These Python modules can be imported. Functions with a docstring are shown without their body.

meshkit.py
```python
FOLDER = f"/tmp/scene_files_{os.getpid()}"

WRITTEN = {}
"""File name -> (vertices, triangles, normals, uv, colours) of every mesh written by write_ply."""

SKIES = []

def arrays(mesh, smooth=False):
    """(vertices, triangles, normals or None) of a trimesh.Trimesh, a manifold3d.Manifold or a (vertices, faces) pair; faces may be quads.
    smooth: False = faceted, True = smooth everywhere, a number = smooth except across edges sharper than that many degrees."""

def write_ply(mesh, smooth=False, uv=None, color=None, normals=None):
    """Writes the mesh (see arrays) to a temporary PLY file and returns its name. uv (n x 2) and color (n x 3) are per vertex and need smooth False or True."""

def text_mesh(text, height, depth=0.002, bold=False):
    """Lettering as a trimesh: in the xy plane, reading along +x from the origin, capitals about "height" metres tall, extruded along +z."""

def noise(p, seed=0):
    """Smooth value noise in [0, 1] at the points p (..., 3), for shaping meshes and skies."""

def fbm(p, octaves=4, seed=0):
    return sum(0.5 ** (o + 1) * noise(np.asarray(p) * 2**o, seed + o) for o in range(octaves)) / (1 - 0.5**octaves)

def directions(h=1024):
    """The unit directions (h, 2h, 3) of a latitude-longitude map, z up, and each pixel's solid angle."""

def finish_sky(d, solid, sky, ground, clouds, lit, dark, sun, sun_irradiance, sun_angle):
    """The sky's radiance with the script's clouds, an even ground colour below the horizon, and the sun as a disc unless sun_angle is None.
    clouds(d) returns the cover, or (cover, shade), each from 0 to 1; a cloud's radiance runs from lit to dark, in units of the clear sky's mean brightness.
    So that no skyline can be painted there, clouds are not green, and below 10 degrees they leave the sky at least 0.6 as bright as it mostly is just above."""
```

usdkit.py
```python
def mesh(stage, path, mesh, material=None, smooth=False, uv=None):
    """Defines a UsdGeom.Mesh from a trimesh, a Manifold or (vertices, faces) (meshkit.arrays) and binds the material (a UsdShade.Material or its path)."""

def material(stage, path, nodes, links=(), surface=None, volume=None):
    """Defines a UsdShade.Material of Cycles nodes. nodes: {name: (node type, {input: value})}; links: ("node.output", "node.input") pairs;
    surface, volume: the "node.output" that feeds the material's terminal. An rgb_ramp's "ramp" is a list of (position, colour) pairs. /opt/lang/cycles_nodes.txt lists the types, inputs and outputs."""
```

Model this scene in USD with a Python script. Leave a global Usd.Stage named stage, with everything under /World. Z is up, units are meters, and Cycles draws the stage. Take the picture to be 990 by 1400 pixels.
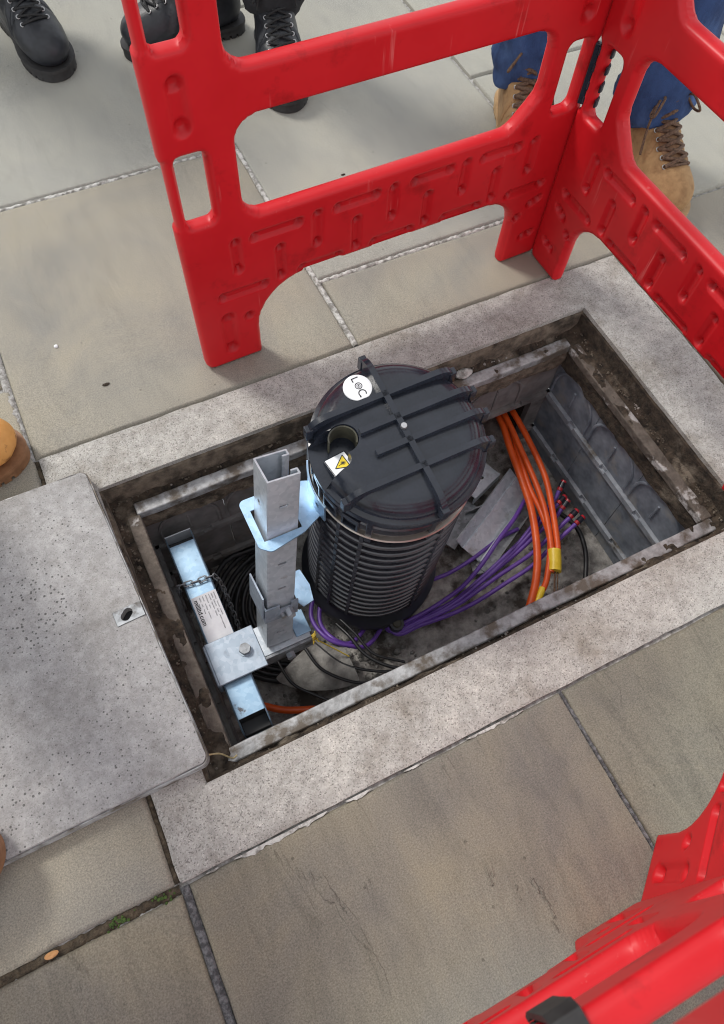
import math, random
import numpy as np
import trimesh
import manifold3d as m3
import shapely
from shapely.geometry import Polygon, Point, LineString, box as sbox
from shapely.ops import unary_union
from shapely import affinity
from pxr import Usd, UsdGeom, UsdLux, UsdShade, Gf, Sdf
import usdkit, meshkit

# ------------------------------------------------------------------ camera, sky, sun
stage = Usd.Stage.CreateInMemory()
UsdGeom.SetStageUpAxis(stage, UsdGeom.Tokens.z)
UsdGeom.SetStageMetersPerUnit(stage, 1.0)
world = UsdGeom.Xform.Define(stage, '/World')
stage.SetDefaultPrim(world.GetPrim())
UsdGeom.Scope.Define(stage, '/World/Looks')

CAM = np.array([0.0926, -0.1567, 0.9452])
RIGHT = np.array([0.89824, -0.43757, 0.04111])
DOWN = np.array([-0.37455, -0.8111, -0.44926])
FWD = np.array([0.22993, 0.38814, -0.89246])
cam = UsdGeom.Camera.Define(stage, '/World/camera')
cam.AddTransformOp().Set(Gf.Matrix4d(*[*RIGHT, 0, *(-DOWN), 0, *(-FWD), 0, *CAM, 1]))
cam.CreateHorizontalApertureAttr(36.0)
cam.CreateVerticalApertureAttr(36.0 * 1024 / 724)
cam.CreateFocalLengthAttr(36.0 * 986.32 / 990)
cam.CreateClippingRangeAttr(Gf.Vec2f(0.01, 500))
cam.CreateFStopAttr(14.0)
cam.CreateFocusDistanceAttr(0.98)
cam.CreateExposureAttr(0.66)

SUN_EL, SUN_AZ = math.radians(52), math.atan2(-0.45, 0.80)      # overcast: a weak wide sun behind the far barrier, to the left
SKY_STRENGTH = 0.088
usdkit.material(stage, '/World/Looks/sky_look', {
    'tc': ('texture_coordinate', {}),
    'n': ('noise_texture', {'scale': 2.2, 'detail': 6.0, 'roughness': 0.55}),
    'r': ('rgb_ramp', {'ramp': [(0.30, (0.78, 0.78, 0.78)), (0.62, (0.97, 0.97, 0.97))]}),
    's': ('sky_texture', {'sky_type': 'single_scattering', 'sun_disc': False, 'sun_elevation': SUN_EL, 'sun_rotation': SUN_AZ}),
    'cl': ('rgb_ramp', {'ramp': [(0.2, (6.2, 6.5, 7.0)), (0.8, (9.6, 9.75, 10.0))]}),
    'm': ('mix_color', {'use_clamp': False}),
    'b': ('background_shader', {'strength': SKY_STRENGTH})},
    [('tc.generated', 'n.vector'), ('n.fac', 'r.fac'), ('n.fac', 'cl.fac'), ('r.color', 'm.fac'), ('s.color', 'm.a'), ('cl.color', 'm.b'),
     ('m.result', 'b.color')], surface='b.background')
dome = UsdLux.DomeLight.Define(stage, '/World/sky')
UsdShade.MaterialBindingAPI.Apply(dome.GetPrim()).Bind(UsdShade.Material.Get(stage, '/World/Looks/sky_look'))
sun = UsdLux.DistantLight.Define(stage, '/World/sun')
sun.CreateNormalizeAttr(True) if hasattr(sun, 'CreateNormalizeAttr') else None
sun.CreateIntensityAttr(0.40)
sun.CreateAngleAttr(13.0)
sun.CreateColorAttr(Gf.Vec3f(1.0, 0.965, 0.91))
_d = np.array([math.cos(SUN_EL) * math.sin(SUN_AZ), math.cos(SUN_EL) * math.cos(SUN_AZ), math.sin(SUN_EL)])
_x = np.cross([0, 0, 1], _d); _x /= np.linalg.norm(_x); _y = np.cross(_d, _x)
sun.AddTransformOp().Set(Gf.Matrix4d(*[*_x, 0, *_y, 0, *_d, 0, *(_d * 20), 1]))

# ------------------------------------------------------------------ helpers
rng = np.random.default_rng(7)
used = {}
ORIGIN = {}


def numbered(path):
    k = used.get(path, -1) + 1
    used[path] = k
    return path if k == 0 else '%s_%03d' % (path, k)


def data(prim, label=None, cat=None, group=None, kind=None):
    for k, v in (('label', label), ('category', cat), ('group', group), ('kind', kind)):
        if v:
            prim.SetCustomDataByKey(k, v)


def thing(name, label=None, cat=None, loc=(0, 0, 0), rz=0.0, group=None, kind=None, lean=0.0):
    x = UsdGeom.Xform.Define(stage, numbered('/World/' + name))
    x.AddTranslateOp().Set(Gf.Vec3d(*map(float, loc)))
    if rz:
        x.AddRotateZOp().Set(float(math.degrees(rz)))
    if lean:
        x.AddRotateXOp().Set(float(lean))
    ORIGIN[str(x.GetPath())] = np.array(loc, float)
    data(x.GetPrim(), label, cat, group, kind)
    return str(x.GetPath())


def obj(name, mesh, mat, parent='/World', smooth=40, label=None, cat=None, group=None, kind=None, local=False):
    """One Mesh prim. The mesh is given in world coordinates unless local; a part is stored relative to its thing."""
    v, f, _ = meshkit.arrays(mesh, False)
    path = numbered(parent + '/' + name)
    o = np.zeros(3)
    if not local:
        for k in ORIGIN:
            if parent == k or parent.startswith(k + '/'):
                o = ORIGIN[k]
    m = usdkit.mesh(stage, path, trimesh.Trimesh(v - o, f, process=False), '/World/Looks/' + mat, smooth=smooth)
    data(m.GetPrim(), label, cat, group, kind)
    return path


def T(m):
    if hasattr(m, 'to_mesh'):
        q = m.to_mesh()
        return trimesh.Trimesh(q.vert_properties[:, :3], q.tri_verts, process=False)
    return m


def M(t):
    t = trimesh.Trimesh(t.vertices, t.faces, process=True)
    return m3.Manifold(m3.Mesh(np.asarray(t.vertices, np.float32), np.asarray(t.faces, np.uint32)))


def cat(ms):
    return trimesh.util.concatenate([T(m) for m in ms])


def bx(x0, x1, y0, y1, z0, z1):
    return trimesh.creation.box(bounds=[[x0, y0, z0], [x1, y1, z1]])


def rbox(x0, x1, y0, y1, z0, z1, r=0.003):
    pts = []
    for x in (x0 + r, x1 - r):
        for y in (y0 + r, y1 - r):
            for z in (z0 + r, z1 - r):
                pts.append(m3.Manifold.sphere(r, 12).translate((x, y, z)))
    return m3.Manifold.batch_hull(pts)


def cyl(p0, p1, r0, r1=None, n=24):
    p0, p1 = np.array(p0, float), np.array(p1, float)
    d = p1 - p0
    L = np.linalg.norm(d)
    c = m3.Manifold.cylinder(L, r0, r0 if r1 is None else r1, n)
    t = T(c)
    t.apply_transform(trimesh.geometry.align_vectors([0, 0, 1], d / L))
    t.apply_translation(p0)
    return t


def smooth_path(pts, n=8):
    p = np.array(pts, float)
    if len(p) < 3:
        return p
    q = np.vstack([2 * p[0] - p[1], p, 2 * p[-1] - p[-2]])
    out = []
    for i in range(1, len(q) - 2):
        for t in np.linspace(0, 1, n, endpoint=False):
            a, b, c, d = q[i - 1], q[i], q[i + 1], q[i + 2]
            out.append(0.5 * (2 * b + (c - a) * t + (2 * a - 5 * b + 4 * c - d) * t * t + (3 * b - a - 3 * c + d) * t ** 3))
    out.append(p[-1])
    return np.array(out)


def tube(pts, r, n=10, k=8, closed=False):
    p = smooth_path(pts, k) if k else np.array(pts, float)
    if closed:
        t = np.roll(p, -1, 0) - np.roll(p, 1, 0)
    else:
        t = np.gradient(p, axis=0)
    t /= np.linalg.norm(t, axis=1, keepdims=True)
    rad = np.broadcast_to(np.asarray(r, float), (len(p),)) if np.ndim(r) == 0 else np.interp(np.linspace(0, 1, len(p)), np.linspace(0, 1, len(r)), r)
    u = np.cross(t[0], [0.3, 0.5, 0.81]); u /= np.linalg.norm(u)
    V = []
    a = np.linspace(0, 2 * np.pi, n, endpoint=False)
    for i in range(len(p)):
        u = u - t[i] * (u @ t[i]); u /= np.linalg.norm(u)
        w = np.cross(t[i], u)
        V.append(p[i] + rad[i] * (np.cos(a)[:, None] * u + np.sin(a)[:, None] * w))
    V = np.vstack(V)
    F = []
    m = len(p)
    for i in range(m if closed else m - 1):
        for j in range(n):
            A, B = i * n + j, i * n + (j + 1) % n
            C_, D = ((i + 1) % m) * n + j, ((i + 1) % m) * n + (j + 1) % n
            F += [[A, B, D], [A, D, C_]]
    if not closed:
        V = np.vstack([V, p[0], p[-1]])
        for j in range(n):
            F.append([len(V) - 2, (j + 1) % n, j])
            F.append([len(V) - 1, (m - 1) * n + j, (m - 1) * n + (j + 1) % n])
    return trimesh.Trimesh(V, F, process=False)


def ext(poly, z0, z1):
    t = [trimesh.creation.extrude_polygon(p, z1 - z0, engine='earcut') for p in (poly.geoms if hasattr(poly, 'geoms') else [poly])]
    t = trimesh.util.concatenate(t)
    t.apply_translation([0, 0, z0])
    return t


def lathe(profile, n=64):
    return trimesh.creation.revolve(np.array(profile, float), sections=n)


def noisy(t, amp, freq, seed=0, axes=(1, 1, 1)):
    t = T(t).copy()
    p = np.asarray(t.vertices) * freq
    d = np.stack([meshkit.fbm(p + 17.3 * k, 3, seed + k) - 0.5 for k in range(3)], 1)
    t.vertices = t.vertices + d * 2 * amp * np.array(axes)
    return t


def refined(m, l):
    return T((m if hasattr(m, 'refine_to_length') else M(m)).refine_to_length(l))


# ------------------------------------------------------------------ materials
def mat(name, c1, c2, scale=20, rough=0.6, rough2=None, metallic=0.0, bump=0.3, dist=0.001, bscale=None, spec=0.5, ramp=(0.35, 0.65), detail=6.0,
        c3=None, c3scale=3.0, c3ramp=(0.5, 0.65), stretch=(1, 1, 1), coat=0.0):
    """Noise between two colours, an optional third in larger stains, fine relief."""
    n = {'g': ('geometry', {}), 'mp': ('mapping', {'scale': stretch}),
         'n': ('noise_texture', {'scale': float(scale), 'detail': detail, 'roughness': 0.62}),
         'r': ('rgb_ramp', {'ramp': [(ramp[0], c1), (ramp[1], c2)]}),
         'bn': ('noise_texture', {'scale': float(bscale or scale * 3), 'detail': 8.0, 'roughness': 0.6}),
         'b': ('bump', {'strength': bump, 'distance': dist}),
         'rr': ('map_range', {'from_min': 0.3, 'from_max': 0.7, 'to_min': rough, 'to_max': rough if rough2 is None else rough2}),
         'p': ('principled_bsdf', {'metallic': metallic, 'specular_ior_level': spec, 'coat_weight': coat, 'coat_roughness': 0.2})}
    l = [('g.position', 'mp.vector'), ('mp.vector', 'n.vector'), ('mp.vector', 'bn.vector'), ('n.fac', 'r.fac'), ('bn.fac', 'b.height'), ('b.normal', 'p.normal'),
         ('bn.fac', 'rr.value'), ('rr.result', 'p.roughness')]
    if c3 is not None:
        n['n3'] = ('noise_texture', {'scale': float(c3scale), 'detail': 7.0, 'roughness': 0.6})
        n['r3'] = ('rgb_ramp', {'ramp': [(c3ramp[0], (0, 0, 0)), (c3ramp[1], (1, 1, 1))]})
        n['m3'] = ('mix_color', {'b': c3})
        l += [('mp.vector', 'n3.vector'), ('n3.fac', 'r3.fac'), ('r3.color', 'm3.fac'), ('r.color', 'm3.a'), ('m3.result', 'p.base_color')]
    else:
        l += [('r.color', 'p.base_color')]
    usdkit.material(stage, '/World/Looks/' + name, n, l, surface='p.BSDF')
    return name


def stone(name, base, tint, dark, seed, riven=0.5, angle=0.3, streak=1.0):
    """York stone: fine sandy grain, broad mineral stains, riven ridges running one way."""
    usdkit.material(stage, '/World/Looks/' + name, {
        'g': ('geometry', {}), 'off': ('vector_math', {'math_type': 'add', 'vector2': (seed * 3.1, seed * 1.7, 0)}),
        'rot': ('mapping', {'rotation': (0, 0, angle), 'scale': (1.0, 0.24, 1.0)}),
        'big': ('noise_texture', {'scale': 4.5, 'detail': 5.0, 'roughness': 0.6, 'distortion': 0.6}),
        'bigr': ('rgb_ramp', {'ramp': [(0.33, dark), (0.52, base), (0.70, tint)]}),
        'str': ('noise_texture', {'scale': 26.0, 'detail': 9.0, 'roughness': 0.7, 'distortion': 0.8}),
        'strr': ('rgb_ramp', {'ramp': [(0.32, (1 - 0.30 * streak,) * 3), (0.52, (1, 1, 1)), (0.72, (1 + 0.13 * streak, 1 + 0.11 * streak, 1 + 0.06 * streak))]}),
        'fine': ('noise_texture', {'scale': 520.0, 'detail': 4.0, 'roughness': 0.75}),
        'finer': ('rgb_ramp', {'ramp': [(0.36, (0.68, 0.68, 0.68)), (0.64, (1.27, 1.27, 1.27))]}),
        'm1': ('mix_color', {'blend_type': 'multiply', 'fac': 1.0, 'use_clamp': False}),
        'm2': ('mix_color', {'blend_type': 'multiply', 'fac': 1.0, 'use_clamp': False}),
        'spot': ('voronoi_texture', {'scale': 24.0}),
        'spotr': ('rgb_ramp', {'ramp': [(0.035, (0.42, 0.41, 0.39)), (0.055, (1, 1, 1))]}),
        'm3': ('mix_color', {'blend_type': 'multiply', 'fac': 0.7, 'use_clamp': False}),
        'ridge': ('noise_texture', {'scale': 21.0, 'detail': 6.0, 'roughness': 0.6, 'distortion': 0.35}),
        'msk': ('noise_texture', {'scale': 7.0, 'detail': 2.0}),
        'mskr': ('rgb_ramp', {'ramp': [(0.40, (0, 0, 0)), (0.56, (1, 1, 1))]}),
        'mh': ('mix_color', {'a': (0.6, 0.6, 0.6)}),
        'rs': ('rgb_ramp', {'ramp': [(0.36, (0.45, 0.45, 0.45)), (0.60, (0.7, 0.7, 0.7)), (0.612, (1, 1, 1))]}),
        'b1': ('bump', {'strength': riven, 'distance': 0.006}),
        'crk': ('rgb_ramp', {'ramp': [(0.590, (1, 1, 1)), (0.604, (1 - 0.30 * riven,) * 3), (0.618, (1, 1, 1))]}),
        'm4': ('mix_color', {'blend_type': 'multiply', 'use_clamp': False}),
        'b2': ('bump', {'strength': 0.18, 'distance': 0.0005}),
        'p': ('principled_bsdf', {'roughness': 0.72, 'specular_ior_level': 0.35})},
        [('g.position', 'off.vector1'), ('off.vector', 'rot.vector'), ('off.vector', 'big.vector'), ('rot.vector', 'str.vector'), ('g.position', 'fine.vector'),
         ('big.fac', 'bigr.fac'), ('str.fac', 'strr.fac'), ('fine.fac', 'finer.fac'), ('bigr.color', 'm1.a'), ('strr.color', 'm1.b'), ('m1.result', 'm2.a'), ('finer.color', 'm2.b'),
         ('off.vector', 'spot.vector'), ('spot.distance', 'spotr.fac'), ('m2.result', 'm3.a'), ('spotr.color', 'm3.b'), ('m3.result', 'm4.a'), ('ridge.fac', 'crk.fac'), ('crk.color', 'm4.b'), ('m4.result', 'p.base_color'),
         ('rot.vector', 'ridge.vector'), ('ridge.fac', 'rs.fac'), ('off.vector', 'msk.vector'), ('msk.fac', 'mskr.fac'), ('mskr.color', 'mh.fac'), ('rs.color', 'mh.b'), ('mh.result', 'b1.height'), ('mskr.color', 'm4.fac'), ('fine.fac', 'b2.height'), ('b1.normal', 'b2.normal'), ('b2.normal', 'p.normal')],
        surface='p.BSDF')
    return name


stone('yorkstone_grey', (0.278, 0.256, 0.208), (0.308, 0.278, 0.212), (0.222, 0.212, 0.186), 1, 0.18, 0.3, 0.35)
stone('yorkstone_pale', (0.318, 0.310, 0.268), (0.338, 0.325, 0.272), (0.280, 0.276, 0.246), 2, 0.10, 0.3, 0.3)
stone('yorkstone_brown', (0.196, 0.177, 0.142), (0.226, 0.199, 0.146), (0.158, 0.146, 0.128), 3, 0.75, 0.25, 0.7)
stone('yorkstone_olive', (0.190, 0.176, 0.137), (0.225, 0.202, 0.146), (0.160, 0.150, 0.124), 4, 0.65, 0.9, 0.7)


def aggregate(name, light, mid, dark, scale, pit=0.0, stain=None, pits_scale=60.0, chips=1.22):
    """Concrete with sand and small stones showing; optional dark blow holes."""
    usdkit.material(stage, '/World/Looks/' + name, {
        'g': ('geometry', {}),
        'v': ('voronoi_texture', {'scale': float(scale)}),
        'vs': ('separate_color', {}),
        'vr': ('rgb_ramp', {'ramp': [(0.0, dark), (0.22, mid), (0.62, light), (0.85, mid), (1.0, tuple(min(1, x * chips) for x in light))]}),
        'big': ('noise_texture', {'scale': 9.0, 'detail': 9.0, 'roughness': 0.72}),
        'bigr': ('rgb_ramp', {'ramp': [(0.32, stain or (0.78, 0.74, 0.70)), (0.52, (1, 1, 1)), (0.68, (1.20, 1.19, 1.17))]}),
        'med': ('noise_texture', {'scale': 55.0, 'detail': 6.0, 'roughness': 0.7}),
        'medr': ('rgb_ramp', {'ramp': [(0.3, (0.74, 0.73, 0.72)), (0.65, (1.1, 1.1, 1.1))]}),
        'm1': ('mix_color', {'blend_type': 'multiply', 'fac': 1.0, 'use_clamp': False}),
        'm2': ('mix_color', {'blend_type': 'multiply', 'fac': 1.0, 'use_clamp': False}),
        'pv': ('voronoi_texture', {'scale': pits_scale, 'randomness': 1.0}),
        'pn': ('noise_texture', {'scale': 9.0, 'detail': 3.0}),
        'ps': ('math', {'math_type': 'multiply_add', 'value2': 0.62, 'value3': -0.165}),
        'pd': ('math', {'math_type': 'less_than'}),
        'pm': ('math', {'math_type': 'multiply', 'value2': float(pit)}),
        'm3': ('mix_color', {'b': (0.05, 0.048, 0.045)}),
        'h1': ('math', {'math_type': 'subtract'}),
        'b1': ('bump', {'strength': 0.6, 'distance': 0.0011}),
        'b2': ('bump', {'strength': 0.55, 'distance': 0.0018}),
        'p': ('principled_bsdf', {'roughness': 0.82, 'specular_ior_level': 0.3})},
        [('g.position', 'v.vector'), ('v.color', 'vs.color'), ('vs.r', 'vr.fac'), ('g.position', 'big.vector'), ('big.fac', 'bigr.fac'), ('g.position', 'med.vector'), ('med.fac', 'medr.fac'),
         ('vr.color', 'm1.a'), ('bigr.color', 'm1.b'), ('m1.result', 'm2.a'), ('medr.color', 'm2.b'),
         ('g.position', 'pv.vector'), ('g.position', 'pn.vector'), ('pn.fac', 'ps.value1'), ('pv.distance', 'pd.value1'), ('ps.value', 'pd.value2'), ('pd.value', 'pm.value1'),
         ('m2.result', 'm3.a'), ('pm.value', 'm3.fac'), ('m3.result', 'p.base_color'),
         ('vs.g', 'h1.value1'), ('pm.value', 'h1.value2'), ('h1.value', 'b1.height'), ('med.fac', 'b2.height'), ('b1.normal', 'b2.normal'), ('b2.normal', 'p.normal')],
        surface='p.BSDF')
    return name


aggregate('surround_concrete', (0.445, 0.432, 0.402), (0.385, 0.372, 0.345), (0.20, 0.19, 0.176), 700.0, 0.0, (0.66, 0.62, 0.57))
aggregate('cover_concrete', (0.385, 0.38, 0.375), (0.35, 0.345, 0.34), (0.28, 0.275, 0.268), 700.0, 0.7, (0.80, 0.78, 0.75), 150.0, 1.08)
mat('mortar_grey', (0.20, 0.19, 0.175), (0.42, 0.41, 0.39), 120, 0.9, bump=0.8, dist=0.003, ramp=(0.4, 0.6))
mat('mortar_white', (0.22, 0.21, 0.19), (0.52, 0.51, 0.48), 90, 0.9, bump=0.8, dist=0.003, ramp=(0.42, 0.56))
mat('joint_soil', (0.045, 0.034, 0.022), (0.15, 0.115, 0.075), 130, 0.95, bump=1.0, dist=0.005)
mat('joint_tar', (0.085, 0.085, 0.088), (0.24, 0.24, 0.245), 160, 0.85, bump=1.0, dist=0.005, ramp=(0.42, 0.62))
mat('dark_soil', (0.018, 0.013, 0.009), (0.085, 0.062, 0.042), 70, 0.95, bump=1.0, dist=0.006, c3=(0.20, 0.165, 0.125), c3scale=16, c3ramp=(0.55, 0.68))
mat('ledge_dirt', (0.055, 0.042, 0.030), (0.20, 0.165, 0.125), 38, 0.9, bump=1.0, dist=0.005, c3=(0.34, 0.31, 0.28), c3scale=13, c3ramp=(0.57, 0.64))
mat('brown_grit', (0.085, 0.065, 0.046), (0.225, 0.18, 0.132), 60, 0.95, bump=1.0, dist=0.005, c3=(0.04, 0.03, 0.02), c3scale=22, c3ramp=(0.5, 0.62))
mat('pit_floor', (0.20, 0.19, 0.175), (0.48, 0.455, 0.42), 42, 0.85, bump=1.0, dist=0.005, c3=(0.07, 0.06, 0.05), c3scale=13, c3ramp=(0.50, 0.60))
mat('frame_galvanised', (0.24, 0.24, 0.238), (0.45, 0.455, 0.46), 60, 0.45, 0.65, metallic=0.4, bump=0.5, dist=0.0015, c3=(0.12, 0.10, 0.08), c3scale=24, c3ramp=(0.48, 0.60))
mat('frame_dirty', (0.075, 0.060, 0.048), (0.155, 0.128, 0.105), 45, 0.8, bump=0.9, dist=0.004, c3=(0.42, 0.40, 0.385), c3scale=15, c3ramp=(0.56, 0.60))
mat('wall_plastic', (0.115, 0.132, 0.160), (0.245, 0.270, 0.310), 30, 0.36, 0.6, bump=0.4, dist=0.0015, c3=(0.27, 0.262, 0.245), c3scale=17, c3ramp=(0.52, 0.68), detail=9.0)
mat('wall_plastic_dirty', (0.12, 0.116, 0.114), (0.225, 0.216, 0.21), 26, 0.6, 0.75, bump=0.5, dist=0.002, c3=(0.16, 0.135, 0.11), c3scale=12, c3ramp=(0.54, 0.7))
mat('wall_rail_grey', (0.21, 0.23, 0.26), (0.37, 0.39, 0.42), 30, 0.45, 0.6, bump=0.3, dist=0.001, c3=(0.10, 0.085, 0.065), c3scale=14, c3ramp=(0.56, 0.68))
mat('stone_rubble', (0.14, 0.135, 0.125), (0.30, 0.29, 0.27), 30, 0.9, bump=0.9, dist=0.004)
mat('moss', (0.05, 0.10, 0.02), (0.12, 0.20, 0.04), 300, 0.9, bump=1.0, dist=0.004)
mat('orange_chip', (0.45, 0.22, 0.08), (0.62, 0.33, 0.14), 150, 0.8, bump=0.5)
mat('black_gloss', (0.0095, 0.0120, 0.0180), (0.016, 0.019, 0.027), 30, 0.15, 0.26, bump=0.06, dist=0.0005, bscale=260, spec=0.5)
mat('black_ribs', (0.011, 0.012, 0.016), (0.022, 0.023, 0.029), 40, 0.14, 0.24, spec=0.85, bump=0.06, dist=0.0005)
mat('black_matt', (0.014, 0.0155, 0.020), (0.024, 0.026, 0.032), 40, 0.42, 0.55, bump=0.15, dist=0.0006)
mat('black_dusty', (0.018, 0.018, 0.012), (0.060, 0.058, 0.036), 35, 0.5, 0.7, bump=0.3, dist=0.001)
mat('brass_band', (0.34, 0.30, 0.26), (0.44, 0.40, 0.35), 40, 0.32, metallic=0.9, bump=0.05)
mat('white_label', (0.72, 0.73, 0.74), (0.80, 0.81, 0.82), 60, 0.5, bump=0.02)
mat('label_grey', (0.50, 0.50, 0.53), (0.58, 0.58, 0.60), 60, 0.55, bump=0.02)
mat('ink_black', (0.012, 0.012, 0.014), (0.02, 0.02, 0.02), 60, 0.6, bump=0.0)
mat('ink_grey', (0.16, 0.16, 0.17), (0.24, 0.24, 0.25), 60, 0.6, bump=0.0)
mat('warning_yellow', (0.74, 0.55, 0.015), (0.80, 0.60, 0.03), 60, 0.5, bump=0.02)
mat('yellow_tape', (0.72, 0.50, 0.02), (0.82, 0.60, 0.05), 60, 0.4, bump=0.2)
mat('orange_duct', (0.60, 0.075, 0.008), (0.70, 0.10, 0.012), 35, 0.36, 0.5, bump=0.08, c3=(0.36, 0.075, 0.025), c3scale=20, c3ramp=(0.6, 0.75))
mat('purple_sheath', (0.105, 0.045, 0.270), (0.145, 0.062, 0.345), 40, 0.38, 0.5, bump=0.08)
mat('red_clip', (0.30, 0.012, 0.02), (0.40, 0.02, 0.03), 60, 0.3, bump=0.05)
mat('black_cable', (0.010, 0.010, 0.011), (0.020, 0.020, 0.021), 60, 0.38, 0.5, bump=0.1)
mat('twine', (0.34, 0.27, 0.13), (0.50, 0.42, 0.24), 200, 0.9, bump=0.4)
mat('twine_yellow', (0.52, 0.36, 0.04), (0.62, 0.46, 0.08), 200, 0.8, bump=0.4)
mat('denim', (0.009, 0.024, 0.080), (0.027, 0.066, 0.180), 26, 0.85, bump=0.7, dist=0.002, bscale=700, c3=(0.065, 0.125, 0.28), c3scale=9, c3ramp=(0.52, 0.72), stretch=(1, 1, 0.5))
mat('black_cloth', (0.006, 0.006, 0.007), (0.014, 0.014, 0.016), 60, 0.9, bump=0.5, dist=0.001, bscale=800)
mat('dark_cloth', (0.02, 0.021, 0.026), (0.035, 0.036, 0.042), 60, 0.9, bump=0.5, dist=0.001, bscale=800)
mat('black_leather', (0.008, 0.009, 0.011), (0.016, 0.017, 0.021), 90, 0.36, 0.52, bump=0.35, dist=0.0008, bscale=420)
mat('black_rubber', (0.012, 0.011, 0.011), (0.026, 0.025, 0.024), 60, 0.65, bump=0.4)
mat('tan_nubuck', (0.28, 0.160, 0.066), (0.38, 0.225, 0.098), 45, 0.8, bump=0.35, dist=0.001, bscale=500, c3=(0.19, 0.095, 0.035), c3scale=26, c3ramp=(0.50, 0.68))
mat('brown_nubuck', (0.20, 0.105, 0.05), (0.30, 0.17, 0.085), 45, 0.8, bump=0.35, dist=0.001, bscale=500)
mat('orange_nubuck', (0.50, 0.225, 0.05), (0.60, 0.30, 0.085), 28, 0.6, bump=0.3, dist=0.001, bscale=400, c3=(0.24, 0.10, 0.03), c3scale=38, c3ramp=(0.58, 0.66))
mat('tan_sole', (0.36, 0.22, 0.10), (0.46, 0.30, 0.15), 60, 0.8, bump=0.4)
mat('brown_sole', (0.17, 0.08, 0.035), (0.26, 0.13, 0.06), 60, 0.6, bump=0.4)
mat('brown_lace', (0.055, 0.028, 0.016), (0.17, 0.10, 0.06), 260, 0.85, bump=0.6)
mat('black_lace', (0.008, 0.008, 0.008), (0.018, 0.018, 0.018), 260, 0.8, bump=0.6)
mat('eyelet_metal', (0.35, 0.34, 0.33), (0.5, 0.5, 0.5), 60, 0.35, metallic=0.9, bump=0.0)


def galv(name, base, spangle, rough, metallic=0.85, dirt=(0.25, 0.2, 0.15), dirtamt=(0.64, 0.8)):
    usdkit.material(stage, '/World/Looks/' + name, {
        'g': ('geometry', {}), 'v': ('voronoi_texture', {'scale': 150.0}), 'vs': ('separate_color', {}),
        'vr': ('rgb_ramp', {'ramp': [(0, base), (1, spangle)]}),
        'n': ('noise_texture', {'scale': 26.0, 'detail': 7.0, 'roughness': 0.65}),
        'nr': ('rgb_ramp', {'ramp': [(dirtamt[0], (0, 0, 0)), (dirtamt[1], (1, 1, 1))]}),
        'm': ('mix_color', {'b': dirt}),
        'rr': ('map_range', {'from_min': 0.3, 'from_max': 0.75, 'to_min': rough, 'to_max': rough + 0.25}),
        'b': ('bump', {'strength': 0.12, 'distance': 0.0008}),
        'p': ('principled_bsdf', {'metallic': metallic})},
        [('g.position', 'v.vector'), ('v.color', 'vs.color'), ('vs.r', 'vr.fac'), ('g.position', 'n.vector'), ('n.fac', 'nr.fac'), ('vr.color', 'm.a'), ('nr.color', 'm.fac'),
         ('m.result', 'p.base_color'), ('n.fac', 'rr.value'), ('rr.result', 'p.roughness'), ('n.fac', 'b.height'), ('b.normal', 'p.normal')], surface='p.BSDF')


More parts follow.
